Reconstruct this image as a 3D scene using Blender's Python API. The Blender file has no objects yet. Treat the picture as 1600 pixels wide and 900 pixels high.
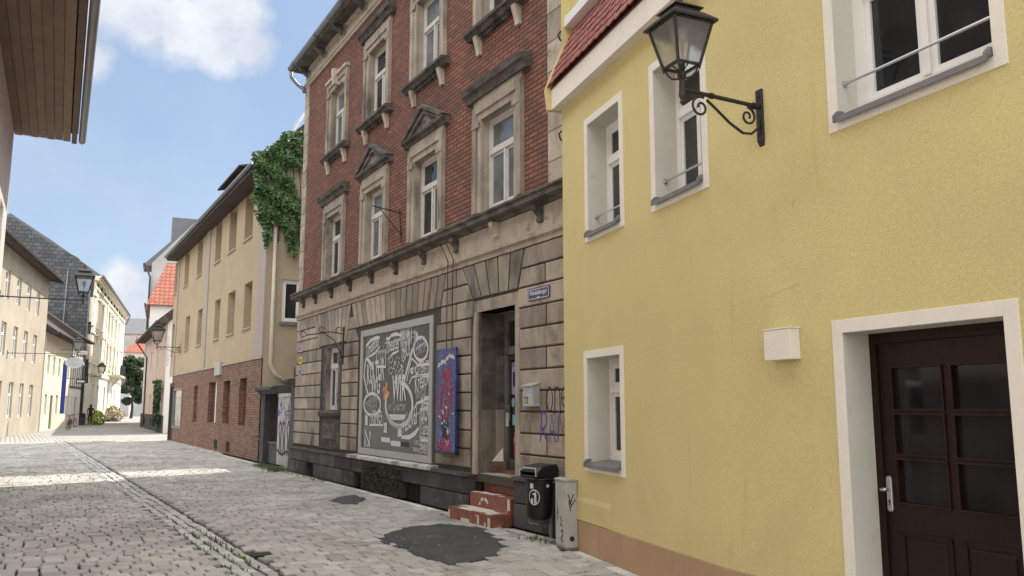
import bpy, math, random
from mathutils import Vector, Matrix
rnd = random.Random(7)
S = bpy.context.scene
COL = S.collection
R = math.radians

# ------------------------------------------------------------------ camera measurements
FPX, HC = 1300.0, 1.6
PIT = math.atan(185 / FPX)
def ray(px, py):
    x = (px - 800) / FPX; y = -(py - 450) / FPX
    c, s = math.cos(PIT), math.sin(PIT)
    return (x, c - y * s, y * c + s)
def ground(px, py):
    r = ray(px, py); t = -HC / r[2]
    return (r[0] * t, r[1] * t)
class Fac:                       # a facade line: A left end, d direction (left to right as seen), into-building normal n
    def __init__(s, A, d):
        L = math.hypot(*d); s.A = A; s.d = (d[0] / L, d[1] / L); s.n = (-s.d[1], s.d[0])
        s.rot = math.atan2(s.d[1], s.d[0])
    def P(s, px, py, v=0.0):     # measure facade coordinates (u, z) of a photo point
        r = ray(px, py); ax = s.A[0] + s.n[0] * v; ay = s.A[1] + s.n[1] * v
        t = (ax * s.n[0] + ay * s.n[1]) / (r[0] * s.n[0] + r[1] * s.n[1])
        X, Y = r[0] * t, r[1] * t
        return ((X - s.A[0]) * s.d[0] + (Y - s.A[1]) * s.d[1], HC + r[2] * t)
    def W(s, u, v): return (s.A[0] + s.d[0] * u + s.n[0] * v, s.A[1] + s.d[1] * u + s.n[1] * v)
    def local(s, X, Y):
        dx, dy = X - s.A[0], Y - s.A[1]
        return (dx * s.d[0] + dy * s.d[1], dx * s.n[0] + dy * s.n[1])
    def M(s): return Matrix.Translation((s.A[0], s.A[1], 0)) @ Matrix.Rotation(s.rot, 4, 'Z')

RED = Fac((-5.527, 21.449), (.4949, -.8689))
YL = Fac((.626, 10.003), (.3177, -.9482))
YR = Fac((1.6744, 6.8739), (.4011, -.9160))
BH = Fac((-16.314, 40.268), (.5001, -.8660))
CH = Fac((-29.292, 66.544), (.4628, -.8864))
FH = Fac((-37.2, 73.4), (-.3563, .9344))
GW = BH.W(17.74, 0)
GB = Fac(GW, (.8660, .5001))     # gable of the ochre house

# ------------------------------------------------------------------ materials
MATS = {}
def nodes(name):
    m = bpy.data.materials.new(name); m.use_nodes = True
    nt = m.node_tree; b = nt.nodes['Principled BSDF']
    return m, nt, b
def N(nt, t, **kw):
    n = nt.nodes.new(t)
    for k, v in kw.items():
        if k in n.inputs.keys() if hasattr(n.inputs, 'keys') else False: n.inputs[k].default_value = v
        else: setattr(n, k, v)
    return n
def L(nt, a, b): nt.links.new(a, b)
def rgba(c): return (c[0], c[1], c[2], 1)
def noise(nt, vec, scale, detail=4, rough=.55, stretch=None, dist=0):
    n = nt.nodes.new('ShaderNodeTexNoise'); n.inputs['Scale'].default_value = scale
    n.inputs['Detail'].default_value = detail; n.inputs['Roughness'].default_value = rough
    n.inputs['Distortion'].default_value = dist
    if stretch:
        mp = nt.nodes.new('ShaderNodeMapping'); mp.inputs['Scale'].default_value = stretch
        L(nt, vec, mp.inputs['Vector']); vec = mp.outputs[0]
    L(nt, vec, n.inputs['Vector']); return n.outputs['Fac']
def ramp(nt, fac, a, b):
    n = nt.nodes.new('ShaderNodeMapRange'); n.inputs['From Min'].default_value = a; n.inputs['From Max'].default_value = b
    L(nt, fac, n.inputs['Value']); return n.outputs[0]
def mixc(nt, fac, a, b, mode='MIX'):
    n = nt.nodes.new('ShaderNodeMix'); n.data_type = 'RGBA'; n.blend_type = mode
    if isinstance(fac, (int, float)): n.inputs[0].default_value = fac
    else: L(nt, fac, n.inputs[0])
    for i, v in ((6, a), (7, b)):
        if isinstance(v, tuple): n.inputs[i].default_value = rgba(v)
        else: L(nt, v, n.inputs[i])
    return n.outputs[2]
def math_(nt, op, a, b=None):
    n = nt.nodes.new('ShaderNodeMath'); n.operation = op
    for i, v in ((0, a), (1, b)):
        if v is None: continue
        if isinstance(v, (int, float)): n.inputs[i].default_value = v
        else: L(nt, v, n.inputs[i])
    return n.outputs[0]
def mat(name, col, rough=.85, var=.18, vscale=2.5, grime=None, fine=0, fscale=60, bump=0, bscale=40, bdist=.004,
        metal=0, tone=True, spec=.5, brick=None, coat=0):
    """procedural material: base colour, mottling, grime patches, fine grain, optional brick bond, tone = per-face attribute"""
    if name in MATS: return MATS[name]
    m, nt, b = nodes(name)
    tc = nt.nodes.new('ShaderNodeTexCoord'); vec = tc.outputs['Object']
    c = tuple(col)
    hgt = None
    if brick:
        sx = nt.nodes.new('ShaderNodeSeparateXYZ'); L(nt, vec, sx.inputs[0])
        cb = nt.nodes.new('ShaderNodeCombineXYZ')
        wob = noise(nt, vec, 6, 2)
        xx = math_(nt, 'ADD', sx.outputs['X'], sx.outputs['Y'])
        L(nt, xx, cb.inputs[0])
        L(nt, math_(nt, 'ADD', sx.outputs['Z'], math_(nt, 'MULTIPLY', math_(nt, 'SUBTRACT', wob, .5), .012)), cb.inputs[1])
        bt = nt.nodes.new('ShaderNodeTexBrick'); L(nt, cb.outputs[0], bt.inputs['Vector'])
        bt.inputs['Scale'].default_value = 1; bt.inputs['Brick Width'].default_value = brick['w']
        bt.inputs['Row Height'].default_value = brick['h']; bt.inputs['Mortar Size'].default_value = brick['m']
        bt.inputs['Mortar Smooth'].default_value = .3; bt.inputs['Bias'].default_value = brick.get('bias', 0)
        bt.inputs['Color1'].default_value = rgba(brick['c1']); bt.inputs['Color2'].default_value = rgba(brick['c2'])
        bt.inputs['Mortar'].default_value = rgba(brick['mc'])
        c = bt.outputs['Color']; hgt = math_(nt, 'SUBTRACT', 1, bt.outputs['Fac'])
    if var:
        f = ramp(nt, noise(nt, vec, vscale, 5, .6), .25, .75)
        dark = mixc(nt, 1.0, c, (1 - var,) * 3, 'MULTIPLY'); lite = mixc(nt, 1.0, c, (1 + var * .6,) * 3, 'MULTIPLY')
        c = mixc(nt, f, dark, lite)
    if fine:
        f = ramp(nt, noise(nt, vec, fscale, 3, .6), .3, .7)
        c = mixc(nt, f, mixc(nt, 1.0, c, (1 - fine,) * 3, 'MULTIPLY'), mixc(nt, 1.0, c, (1 + fine * .6,) * 3, 'MULTIPLY'))
    if grime:
        for g in (grime if isinstance(grime, list) else [grime]):
            gc, lo, hi, sc = g[:4]; st = g[4] if len(g) > 4 else None
            f = ramp(nt, noise(nt, vec, sc, 6, .62, st, .4), lo, hi)
            cl = nt.nodes.new('ShaderNodeClamp'); L(nt, f, cl.inputs[0])
            c = mixc(nt, math_(nt, 'MULTIPLY', cl.outputs[0], g[5] if len(g) > 5 else .9), c, gc)
    if tone:
        at = nt.nodes.new('ShaderNodeAttribute'); at.attribute_name = 'tone'
        c = mixc(nt, 1.0, c, at.outputs['Color'], 'MULTIPLY')
    if isinstance(c, tuple): b.inputs['Base Color'].default_value = rgba(c)
    else: L(nt, c, b.inputs['Base Color'])
    b.inputs['Roughness'].default_value = rough; b.inputs['Metallic'].default_value = metal
    b.inputs['Specular IOR Level'].default_value = spec; b.inputs['Coat Weight'].default_value = coat
    if bump or hgt is not None:
        h = noise(nt, vec, bscale, 4, .65) if bump else None
        if hgt is not None:
            h = math_(nt, 'ADD', hgt, math_(nt, 'MULTIPLY', h, .5)) if h is not None else hgt
        bp = nt.nodes.new('ShaderNodeBump'); bp.inputs['Strength'].default_value = max(bump, .5 if hgt is not None else 0)
        bp.inputs['Distance'].default_value = bdist
        L(nt, h, bp.inputs['Height']); L(nt, bp.outputs[0], b.inputs['Normal'])
    MATS[name] = m; return m

SOOT = (.035, .032, .03)
m_yel = mat('yellow_plaster', (.605, .52, .24), .9, .09, .7, [((.44, .36, .19), .54, .8, .8, None, .4), ((.40, .33, .20), .60, .74, 2.2, (3, 3, .35), .35), ((.30, .25, .16), .70, .76, 5, None, .5)], .14, 70, .55, 80, .006)
m_trim = mat('white_trim_plaster', (.74, .71, .63), .85, .07, 3, ((.42, .40, .35), .60, .85, 5, None, .4), .05, 60, .3, 60, .003)
m_reveal = mat('cream_reveal_plaster', (.60, .59, .51), .85, .08, 2, ((.36, .33, .28), .62, .85, 6, None, .5), .04, 70, .3, 60, .003)
m_tan = mat('tan_base_plaster', (.40, .27, .16), .85, .12, 2, ((.24, .17, .11), .55, .8, 3, (3, 3, .6), .5), .05, 60, .3, 50, .003)
m_sand = mat('weathered_sandstone', (.385, .33, .26), .9, .28, 1.6,
             [((.21, .19, .165), .46, .66, 2.6, (1, 1, .55), .8), (SOOT, .52, .70, 1.5, (1.3, 1, .45), .78), ((.46, .42, .36), .64, .74, 5, (1, 1, 3), .5)], .12, 45, .6, 30, .008)
m_sandlt = mat('pale_sandstone', (.42, .36, .285), .9, .2, 2.5,
               [((.19, .17, .15), .50, .68, 3, (2, 2, .8), .7), (SOOT, .60, .74, 4, None, .75)], .1, 50, .5, 35, .006)
m_soot = mat('sooty_sandstone', (.15, .135, .12), .9, .3, 3, [(SOOT, .42, .62, 3.5, (1, 1, 2), .85), ((.33, .29, .23), .60, .74, 6, None, .6)], .15, 45, .6, 30, .008)
m_joint = mat('dark_joint', (.062, .054, .045), .95, .2, 5, tone=False)
m_basalt = mat('dark_plinth_stone', (.070, .067, .063), .85, .35, 3, [((.21, .20, .18), .56, .74, 4, None, .6), ((.015, .015, .014), .5, .7, 2, None, .7)], .2, 40, .6, 25, .01)
m_rbrick = mat('red_facing_brick', (1, 1, 1), .85, .22, 1.3, [((.075, .05, .042), .52, .78, 1.1, (1, 1, .7), .6), ((.24, .12, .085), .60, .80, 2.3, None, .35)], .10, 50, .4, 60, .006,
               brick=dict(w=.245, h=.072, m=.012, c1=(.265, .100, .058), c2=(.150, .066, .042), mc=(.045, .026, .022)))
m_bbrick = mat('brown_clinker_brick', (1, 1, 1), .75, .25, .8, [((.34, .25, .18), .60, .78, 2.2, None, .55)], .10, 30, .4, 40, .006,
               brick=dict(w=.25, h=.075, m=.012, c1=(.31, .165, .10), c2=(.17, .085, .055), mc=(.065, .047, .038)))
m_slate = mat('slate_cladding', (1, 1, 1), .7, .3, .8, [((.30, .30, .30), .60, .8, 1.5, None, .5)], .1, 20, .3, 10, .02,
              brick=dict(w=.5, h=.33, m=.03, c1=(.10, .105, .11), c2=(.05, .052, .055), mc=(.02, .02, .02)))
m_ochre = mat('ochre_plaster', (.43, .335, .215), .9, .14, .7, ((.34, .26, .14), .55, .8, .6, None, .5), .09, 14, .4, 18, .01)
m_ochre2 = mat('dull_gable_plaster', (.41, .34, .245), .9, .14, .7, ((.20, .16, .10), .52, .8, .7, (1, 1, .6), .6), .07, 14, .4, 18, .01)
m_lilac = mat('pale_grey_pilaster', (.37, .315, .27), .9, .1, 1)
m_pink = mat('pink_plaster', (.64, .51, .45), .9, .08, .7, None, .04, 10)
m_white = mat('white_house_plaster', (.72, .70, .66), .9, .08, .6, None, .03, 10)
m_cream = mat('cream_plaster', (.70, .64, .50), .9, .1, .4, ((.45, .38, .30), .6, .8, .5, None, .5), .04, 6)
m_cream2 = mat('pale_cream_trim', (.78, .73, .62), .9, .08, .6)
m_grey = mat('grey_render', (.36, .36, .35), .9, .2, .6, None, .05, 10)
m_rtile = mat('red_roof_tile', (.40, .135, .08), .8, .2, 1.5, None, .08, 20, .3, 20, .01,
              brick=dict(w=.36, h=.33, m=.04, c1=(.46, .16, .10), c2=(.34, .115, .07), mc=(.16, .055, .04)))
m_tile = mat('glazed_red_plain_tile', (.30, .095, .075), .45, .15, 8, ((.12, .03, .025), .55, .8, 12, None, .4), .06, 90, .15, 60, .002)
m_droof = mat('dark_roof_tile', (.075, .058, .05), .85, .3, 1.2, ((.14, .12, .10), .55, .75, 2, None, .5), .1, 10, .4, 12, .02, brick=dict(w=.22, h=.15, m=.02, c1=(.10, .072, .06), c2=(.055, .042, .038), mc=(.02, .017, .015)))
m_sroof = mat('slate_grey_roof', (.11, .115, .125), .7, .2, 1)
m_dwood = mat('dark_brown_wood', (.06, .038, .028), .7, .25, 2, None, .1, 30)
m_wwood = mat('weathered_white_wood', (.55, .54, .50), .6, .12, 8, ((.25, .22, .18), .60, .72, 14, None, .7), .08, 80)
m_pvc = mat('white_window_frame', (.76, .76, .74), .35, .04, 4, tone=False)
m_metal = mat('dull_zinc', (.22, .225, .235), .5, .18, 5, ((.10, .10, .10), .55, .75, 8, None, .5), .05, 60, metal=.5)
m_steel = mat('brushed_steel', (.55, .55, .55), .3, .08, 20, metal=.9, tone=False)
m_iron = mat('black_cast_iron', (.018, .017, .016), .5, .3, 12, ((.07, .05, .04), .58, .75, 18, None, .5), 0, 60, .3, 60, .002)
m_pipe = mat('cream_painted_pipe', (.50, .45, .36), .5, .15, 3)
m_dpipe = mat('brown_downpipe', (.05, .035, .03), .5, .15, 3)
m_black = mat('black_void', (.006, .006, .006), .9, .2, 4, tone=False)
m_door = mat('dark_brown_door', (.017, .0055, .004), .5, .35, 3, ((.035, .014, .010), .55, .72, 5, (9, 9, .6), .7), .25, 70, .2, 60, .001, spec=.25)
m_doorgrey = mat('grey_painted_door', (.15, .145, .135), .6, .25, 6, ((.05, .05, .045), .52, .7, 8, None, .7), .1, 60)
m_terra = mat('terracotta_tiles', (.225, .078, .05), .6, .25, 9, ((.42, .33, .27), .63, .7, 9, None, .8), .12, 60, .3, 40, .004)
m_patch = mat('white_patch_plaster', (.58, .56, .50), .8, .2, 14, ((.3, .28, .25), .56, .75, 20, None, .6), .1, 70)
m_bin = mat('black_plastic', (.012, .012, .013), .38, .2, 6, ((.05, .05, .05), .6, .8, 14, None, .3), 0, 60, .1, 80, .001)
m_cab = mat('light_grey_cabinet', (.40, .395, .37), .6, .12, 5, ((.19, .18, .16), .56, .74, 9, (1, 1, .5), .6), .06, 60)
m_white_p = mat('white_paint', (.60, .61, .62), .7, .12, 14, None, .15, 60, tone=False)
m_wht2 = mat('grey_white_brush_paint', (.40, .43, .44), .7, .3, 20, None, .3, 90, tone=False)
m_orange = mat('orange_paint', (.62, .24, .09), .7, .1, 10, tone=False)
m_chalk = mat('dark_display_glass', (.026, .037, .037), .22, .4, 1.2, ((.11, .125, .12), .48, .75, 1.6, None, .6), .05, 30, tone=False)
m_blue = mat('blue_enamel', (.018, .018, .11), .3, .1, 10, tone=False)
m_purple = mat('purple_spray_paint', (.10, .07, .27), .8, .3, 12, tone=False)
m_blackp = mat('black_spray_paint', (.012, .012, .014), .6, .2, 12, tone=False)
m_redp = mat('red_paint', (.36, .02, .035), .5, .2, 20, tone=False)
m_pinkp = mat('magenta_poster', (.35, .02, .07), .6, .2, 9, tone=False)
m_lilacp = mat('lilac_poster', (.36, .34, .52), .6, .15, 14, tone=False)
m_cyanp = mat('pale_blue_sticker', (.22, .48, .58), .5, .15, 20, tone=False)
m_greenp = mat('green_sticker', (.28, .42, .12), .5, .2, 30, tone=False)
m_yelp = mat('yellow_sticker', (.70, .55, .08), .5, .1, 30, tone=False)
m_asph = mat('asphalt_repair', (.066, .070, .070), .9, .35, 2.2, [((.15, .15, .14), .56, .75, 4, None, .55), ((.03, .03, .03), .62, .72, 2.5, None, .6)], .4, 110, .9, 80, .012)
m_sett = mat('granite_setts', (.42, .41, .38), .78, .28, .9, [((.17, .155, .125), .48, .72, .55, None, .6), ((.28, .24, .18), .56, .7, 2.2, None, .5), ((.40, .385, .36), .58, .75, 9, None, .4)], .18, 70, .5, 55, .006)
m_settg = mat('gutter_setts', (.40, .40, .385), .78, .2, 4, ((.09, .10, .05), .58, .70, 3, None, .7), .18, 60, .5, 55, .006)
m_sandg = mat('joint_sand', (.045, .042, .036), .95, .3, 2, ((.055, .075, .03), .58, .7, 1.5, None, .5), .2, 60, tone=False)
m_bark = mat('bark', (.07, .055, .04), .9, .3, 6)
m_leaf = mat('green_leaves', (.034, .074, .022), .6, .25, 3)
m_ivy = mat('ivy_leaves', (.048, .100, .026), .5, .3, 4, ((.12, .14, .04), .60, .75, 3, None, .5))
m_grass = mat('weed_grass', (.085, .125, .03), .7, .3, 5)
m_moss = mat('moss_creeper', (.030, .034, .014), .8, .4, 5, ((.09, .03, .02), .56, .7, 6, None, .7))
m_fyel = mat('yellow_green_foliage', (.32, .38, .05), .6, .3, 5)
m_fred = mat('rusty_red_foliage', (.20, .06, .03), .6, .3, 5)
m_fbeige = mat('dry_beige_foliage', (.36, .28, .18), .7, .3, 5)
m_cloth = mat('black_clothing', (.012, .012, .014), .8, .2, 8, tone=False)
m_skin = mat('skin', (.42, .24, .17), .6, .05, 8, tone=False)
m_hair = mat('dark_hair', (.03, .022, .016), .7, .1, 8, tone=False)

def glass_mat(name, base, rough=.04, wav=.02):
    m, nt, b = nodes(name)
    tc = nt.nodes.new('ShaderNodeTexCoord')
    f = noise(nt, tc.outputs['Object'], 1.3, 3)
    c = mixc(nt, ramp(nt, f, .35, .7), base, tuple(x * 2.2 + .01 for x in base)); L(nt, c, b.inputs['Base Color'])
    b.inputs['Roughness'].default_value = rough; b.inputs['IOR'].default_value = 1.5
    bp = nt.nodes.new('ShaderNodeBump'); bp.inputs['Strength'].default_value = .25; bp.inputs['Distance'].default_value = wav
    L(nt, noise(nt, tc.outputs['Object'], 2.0, 1), bp.inputs['Height']); L(nt, bp.outputs[0], b.inputs['Normal'])
    return m
m_gdoor = glass_mat('dark_door_glass', (.006, .006, .006)); m_gdoor.node_tree.nodes['Principled BSDF'].inputs['Specular IOR Level'].default_value = .28
m_glass = glass_mat('dark_window_glass', (.012, .014, .016))
m_gcurt = glass_mat('curtained_window_glass', (.085, .095, .10), .08)
def lamp_glass(name):
    m, nt, b = nodes(name)
    tc = nt.nodes.new('ShaderNodeTexCoord')
    f = ramp(nt, noise(nt, tc.outputs['Object'], 9, 5, .65), .3, .75)
    L(nt, mixc(nt, f, (.50, .50, .46), (.78, .78, .74)), b.inputs['Base Color'])
    b.inputs['Roughness'].default_value = .28; b.inputs['Transmission Weight'].default_value = .80; b.inputs['IOR'].default_value = 1.15
    return m
m_lglass = lamp_glass('dusty_lantern_glass')

# ------------------------------------------------------------------ mesh builder
class MB:
    def __init__(s): s.v = []; s.f = []; s.m = []; s.t = []
    def face(s, pts, m=0, t=1.0):
        b = len(s.v); s.v.extend([tuple(p) for p in pts]); s.f.append(tuple(range(b, b + len(pts)))); s.m.append(m); s.t.append(t)
    def box(s, x0, x1, y0, y1, z0, z1, m=0, t=1.0, mt=None):
        b = len(s.v)
        s.v += [(x0, y0, z0), (x1, y0, z0), (x1, y1, z0), (x0, y1, z0), (x0, y0, z1), (x1, y0, z1), (x1, y1, z1), (x0, y1, z1)]
        for q in ((0, 3, 2, 1), (4, 5, 6, 7), (0, 1, 5, 4), (1, 2, 6, 5), (2, 3, 7, 6), (3, 0, 4, 7)):
            s.f.append(tuple(b + i for i in q)); s.m.append(m); s.t.append(t)
    def cbox(s, x0, x1, y0, y1, z0, z1, c=.01, m=0, t=1.0, ms=None):
        """box with chamfered front (y0) edges"""
        b = len(s.v)
        s.v += [(x0, y1, z0), (x1, y1, z0), (x1, y1, z1), (x0, y1, z1), (x0, y0 + c, z0), (x1, y0 + c, z0), (x1, y0 + c, z1), (x0, y0 + c, z1),
                (x0 + c, y0, z0 + c), (x1 - c, y0, z0 + c), (x1 - c, y0, z1 - c), (x0 + c, y0, z1 - c)]
        for a in (0, 4):
            for i in range(4):
                j = (i + 1) % 4; s.f.append((b + a + i, b + a + j, b + a + 4 + j, b + a + 4 + i)); s.m.append(ms if (ms is not None and a == 0) else m); s.t.append(t)
        s.f.append((b + 8, b + 9, b + 10, b + 11)); s.m.append(m); s.t.append(t)
        s.f.append((b + 3, b + 2, b + 1, b + 0)); s.m.append(m); s.t.append(t)
    def prism(s, poly, x0, x1, m=0, t=1.0, cap=True):
        """poly of (y,z) extruded along x"""
        n = len(poly); b = len(s.v)
        s.v += [(x0, y, z) for y, z in poly] + [(x1, y, z) for y, z in poly]
        for i in range(n):
            j = (i + 1) % n; s.f.append((b + i, b + j, b + n + j, b + n + i)); s.m.append(m); s.t.append(t)
        if cap:
            s.f.append(tuple(b + i for i in reversed(range(n)))); s.m.append(m); s.t.append(t)
            s.f.append(tuple(b + n + i for i in range(n))); s.m.append(m); s.t.append(t)
    def slab(s, poly, y0, y1, m=0, t=1.0, ch=0, ms=None):
        """poly of (x,z) extruded along y (front y0), optional front chamfer"""
        n = len(poly); b = len(s.v)
        inn = inset(poly, ch) if ch else poly
        s.v += [(x, y0, z) for x, z in inn] + ([(x, y0 + ch, z) for x, z in poly] if ch else []) + [(x, y1, z) for x, z in poly]
        r = 2 if ch else 1
        for a in range(r):
            for i in range(n):
                j = (i + 1) % n; s.f.append((b + a * n + i, b + a * n + j, b + (a + 1) * n + j, b + (a + 1) * n + i)); s.m.append(ms if (ms is not None and a == r - 1) else m); s.t.append(t)
        s.f.append(tuple(b + i for i in range(n))); s.m.append(m); s.t.append(t)
        s.f.append(tuple(b + r * n + i for i in reversed(range(n)))); s.m.append(m); s.t.append(t)
    def flat(s, poly, z0, z1, m=0, t=1.0):
        n = len(poly); b = len(s.v)
        s.v += [(x, y, z1) for x, y in poly] + [(x, y, z0) for x, y in poly]
        s.f.append(tuple(b + i for i in range(n))); s.m.append(m); s.t.append(t)
        for i in range(n):
            j = (i + 1) % n; s.f.append((b + i, b + n + i, b + n + j, b + j)); s.m.append(m); s.t.append(t)
    def tube(s, pts, r, n=8, m=0, t=1.0, caps=True):
        pts = [Vector(p) for p in pts]; b = len(s.v); up = None
        rs = r if isinstance(r, (list, tuple)) else [r] * len(pts)
        for i, p in enumerate(pts):
            d = (pts[min(i + 1, len(pts) - 1)] - pts[max(i - 1, 0)]).normalized()
            if up is None:
                up = d.orthogonal().normalized()
            up = (up - d * up.dot(d)).normalized(); w = d.cross(up)
            for k in range(n):
                a = 2 * math.pi * k / n; q = p + (up * math.cos(a) + w * math.sin(a)) * rs[i]; s.v.append(tuple(q))
        for i in range(len(pts) - 1):
            for k in range(n):
                j = (k + 1) % n; s.f.append((b + i * n + k, b + i * n + j, b + (i + 1) * n + j, b + (i + 1) * n + k)); s.m.append(m); s.t.append(t)
        if caps:
            s.f.append(tuple(b + k for k in reversed(range(n)))); s.m.append(m); s.t.append(t)
            e = b + (len(pts) - 1) * n; s.f.append(tuple(e + k for k in range(n))); s.m.append(m); s.t.append(t)
    def lathe(s, prof, c=(0, 0, 0), n=16, m=0, t=1.0, sx=1, sy=1):
        b = len(s.v)
        for r, z in prof:
            for k in range(n):
                a = 2 * math.pi * k / n; s.v.append((c[0] + r * math.cos(a) * sx, c[1] + r * math.sin(a) * sy, c[2] + z))
        for i in range(len(prof) - 1):
            for k in range(n):
                j = (k + 1) % n; s.f.append((b + i * n + k, b + i * n + j, b + (i + 1) * n + j, b + (i + 1) * n + k)); s.m.append(m); s.t.append(t)
        s.f.append(tuple(b + k for k in reversed(range(n)))); s.m.append(m); s.t.append(t)
        e = b + (len(prof) - 1) * n; s.f.append(tuple(e + k for k in range(n))); s.m.append(m); s.t.append(t)
    def stroke(s, pts, w, y0, y1, m=0, closed=False, taper=False):
        """flat painted line of (x,z) points, w wide"""
        if closed: pts = pts + [pts[0], pts[1]]
        n = len(pts); Lf = []; Rt = []
        for i in range(n):
            a = pts[max(i - 1, 0)]; c = pts[min(i + 1, n - 1)]
            dx, dz = c[0] - a[0], c[1] - a[1]; l = math.hypot(dx, dz) or 1
            ww = w / 2 * (1 if not taper else (.35 + .65 * math.sin(math.pi * (i + .5) / n)))
            Lf.append((pts[i][0] - dz / l * ww, pts[i][1] + dx / l * ww)); Rt.append((pts[i][0] + dz / l * ww, pts[i][1] - dx / l * ww))
        for i in range(n - 1):
            s.face([(Lf[i][0], y0, Lf[i][1]), (Rt[i][0], y0, Rt[i][1]), (Rt[i + 1][0], y0, Rt[i + 1][1]), (Lf[i + 1][0], y0, Lf[i + 1][1])], m)
    def text(s, string, p0, p1, h, y, m=0, shear=0, bold=0):
        """lettering fitted between baseline points p0, p1 (x,z), height h, lying on plane y facing -y"""
        cu = bpy.data.curves.new('lettering', 'FONT'); cu.body = string; cu.resolution_u = 2
        if bold: cu.offset = bold
        o = bpy.data.objects.new('lettering', cu); COL.objects.link(o)
        bpy.context.view_layer.update()
        me = bpy.data.meshes.new_from_object(o)
        vs = [v.co.copy() for v in me.vertices]
        if vs:
            x0 = min(v.x for v in vs); x1 = max(v.x for v in vs); z0 = min(v.y for v in vs); z1 = max(v.y for v in vs)
            Lx = math.hypot(p1[0] - p0[0], p1[1] - p0[1]); ax = ((p1[0] - p0[0]) / Lx, (p1[1] - p0[1]) / Lx); az = (-ax[1], ax[0])
            b = len(s.v)
            for v in vs:
                a = (v.x - x0) / (x1 - x0) * Lx; c = (v.y - z0) / (z1 - z0) * h; a += shear * c
                s.v.append((p0[0] + ax[0] * a + az[0] * c, y, p0[1] + ax[1] * a + az[1] * c))
            for p in me.polygons:
                s.f.append(tuple(b + i for i in p.vertices)); s.m.append(m); s.t.append(1)
        bpy.data.objects.remove(o); bpy.data.curves.remove(cu); bpy.data.meshes.remove(me)
    def build(s, name, mats, parent=None, xf=None, smooth=False, bevel=0, loc=None):
        me = bpy.data.meshes.new(name)
        vv = s.v
        if xf is not None: vv = [tuple(xf @ Vector(p)) for p in vv]
        me.from_pydata(vv, [], s.f)
        if not isinstance(mats, (list, tuple)): mats = [mats]
        for m in mats: me.materials.append(m)
        me.polygons.foreach_set('material_index', s.m)
        at = me.attributes.new('tone', 'FLOAT', 'FACE'); at.data.foreach_set('value', s.t)
        if smooth: me.polygons.foreach_set('use_smooth', [True] * len(s.f))
        me.update()
        o = bpy.data.objects.new(name, me); COL.objects.link(o)
        if parent: o.parent = parent
        if loc: o.location = loc
        if bevel:
            b = o.modifiers.new('bevel', 'BEVEL'); b.width = bevel; b.segments = 2; b.limit_method = 'ANGLE'
        return o
def inset(poly, d):
    n = len(poly); out = []
    ar = sum(poly[i][0] * poly[(i + 1) % n][1] - poly[(i + 1) % n][0] * poly[i][1] for i in range(n))
    sg = 1 if ar > 0 else -1
    for i in range(n):
        p, c, q = poly[i - 1], poly[i], poly[(i + 1) % n]
        def nrm(a, b):
            dx, dy = b[0] - a[0], b[1] - a[1]; l = math.hypot(dx, dy); return (-dy / l * sg, dx / l * sg)
        n1, n2 = nrm(p, c), nrm(c, q); k = 1 + n1[0] * n2[0] + n1[1] * n2[1]
        out.append((c[0] + (n1[0] + n2[0]) / k * d, c[1] + (n1[1] + n2[1]) / k * d))
    return out
def tag(o, label=None, cat=None, group=None, kind=None):
    for k, v in (('label', label), ('category', cat), ('group', group), ('kind', kind)):
        if v: o[k] = v
    return o
def root(name, label, cat, fac=None, loc=(0, 0, 0), rz=0, group=None):
    o = bpy.data.objects.new(name, None); COL.objects.link(o); o.empty_display_size = .2
    if fac: o.location = (fac.A[0], fac.A[1], 0); o.rotation_euler = (0, 0, fac.rot)
    else: o.location = loc; o.rotation_euler = (0, 0, rz)
    return tag(o, label, cat, group)
def copy_tree(o, parent=None):
    c = o.copy(); COL.objects.link(c)
    if parent: c.parent = parent
    for ch in list(o.children): copy_tree(ch, c)
    return c
def rt(a=.85, b=1.12): return rnd.uniform(a, b)

def wall(mb, x0, x1, z0, z1, y, ops, depth, m=0, mr=1, top=None):
    """facade sheet with openings (xa,xb,za,zb) and reveals depth deep"""
    xs = sorted({x0, x1} | {o[0] for o in ops} | {o[1] for o in ops}); zs = sorted({z0, z1} | {o[2] for o in ops} | {o[3] for o in ops})
    for i in range(len(xs) - 1):
        for j in range(len(zs) - 1):
            cx, cz = (xs[i] + xs[i + 1]) / 2, (zs[j] + zs[j + 1]) / 2
            if any(o[0] < cx < o[1] and o[2] < cz < o[3] for o in ops): continue
            mb.face([(xs[i], y, zs[j]), (xs[i + 1], y, zs[j]), (xs[i + 1], y, zs[j + 1]), (xs[i], y, zs[j + 1])], m)
    for a, b, c, d in ops:
        e = y + depth
        mb.face([(a, y, c), (a, e, c), (a, e, d), (a, y, d)], mr); mb.face([(b, e, c), (b, y, c), (b, y, d), (b, e, d)], mr)
        mb.face([(a, y, d), (a, e, d), (b, e, d), (b, y, d)], mr); mb.face([(a, e, c), (a, y, c), (b, y, c), (b, e, c)], mr)

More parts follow.
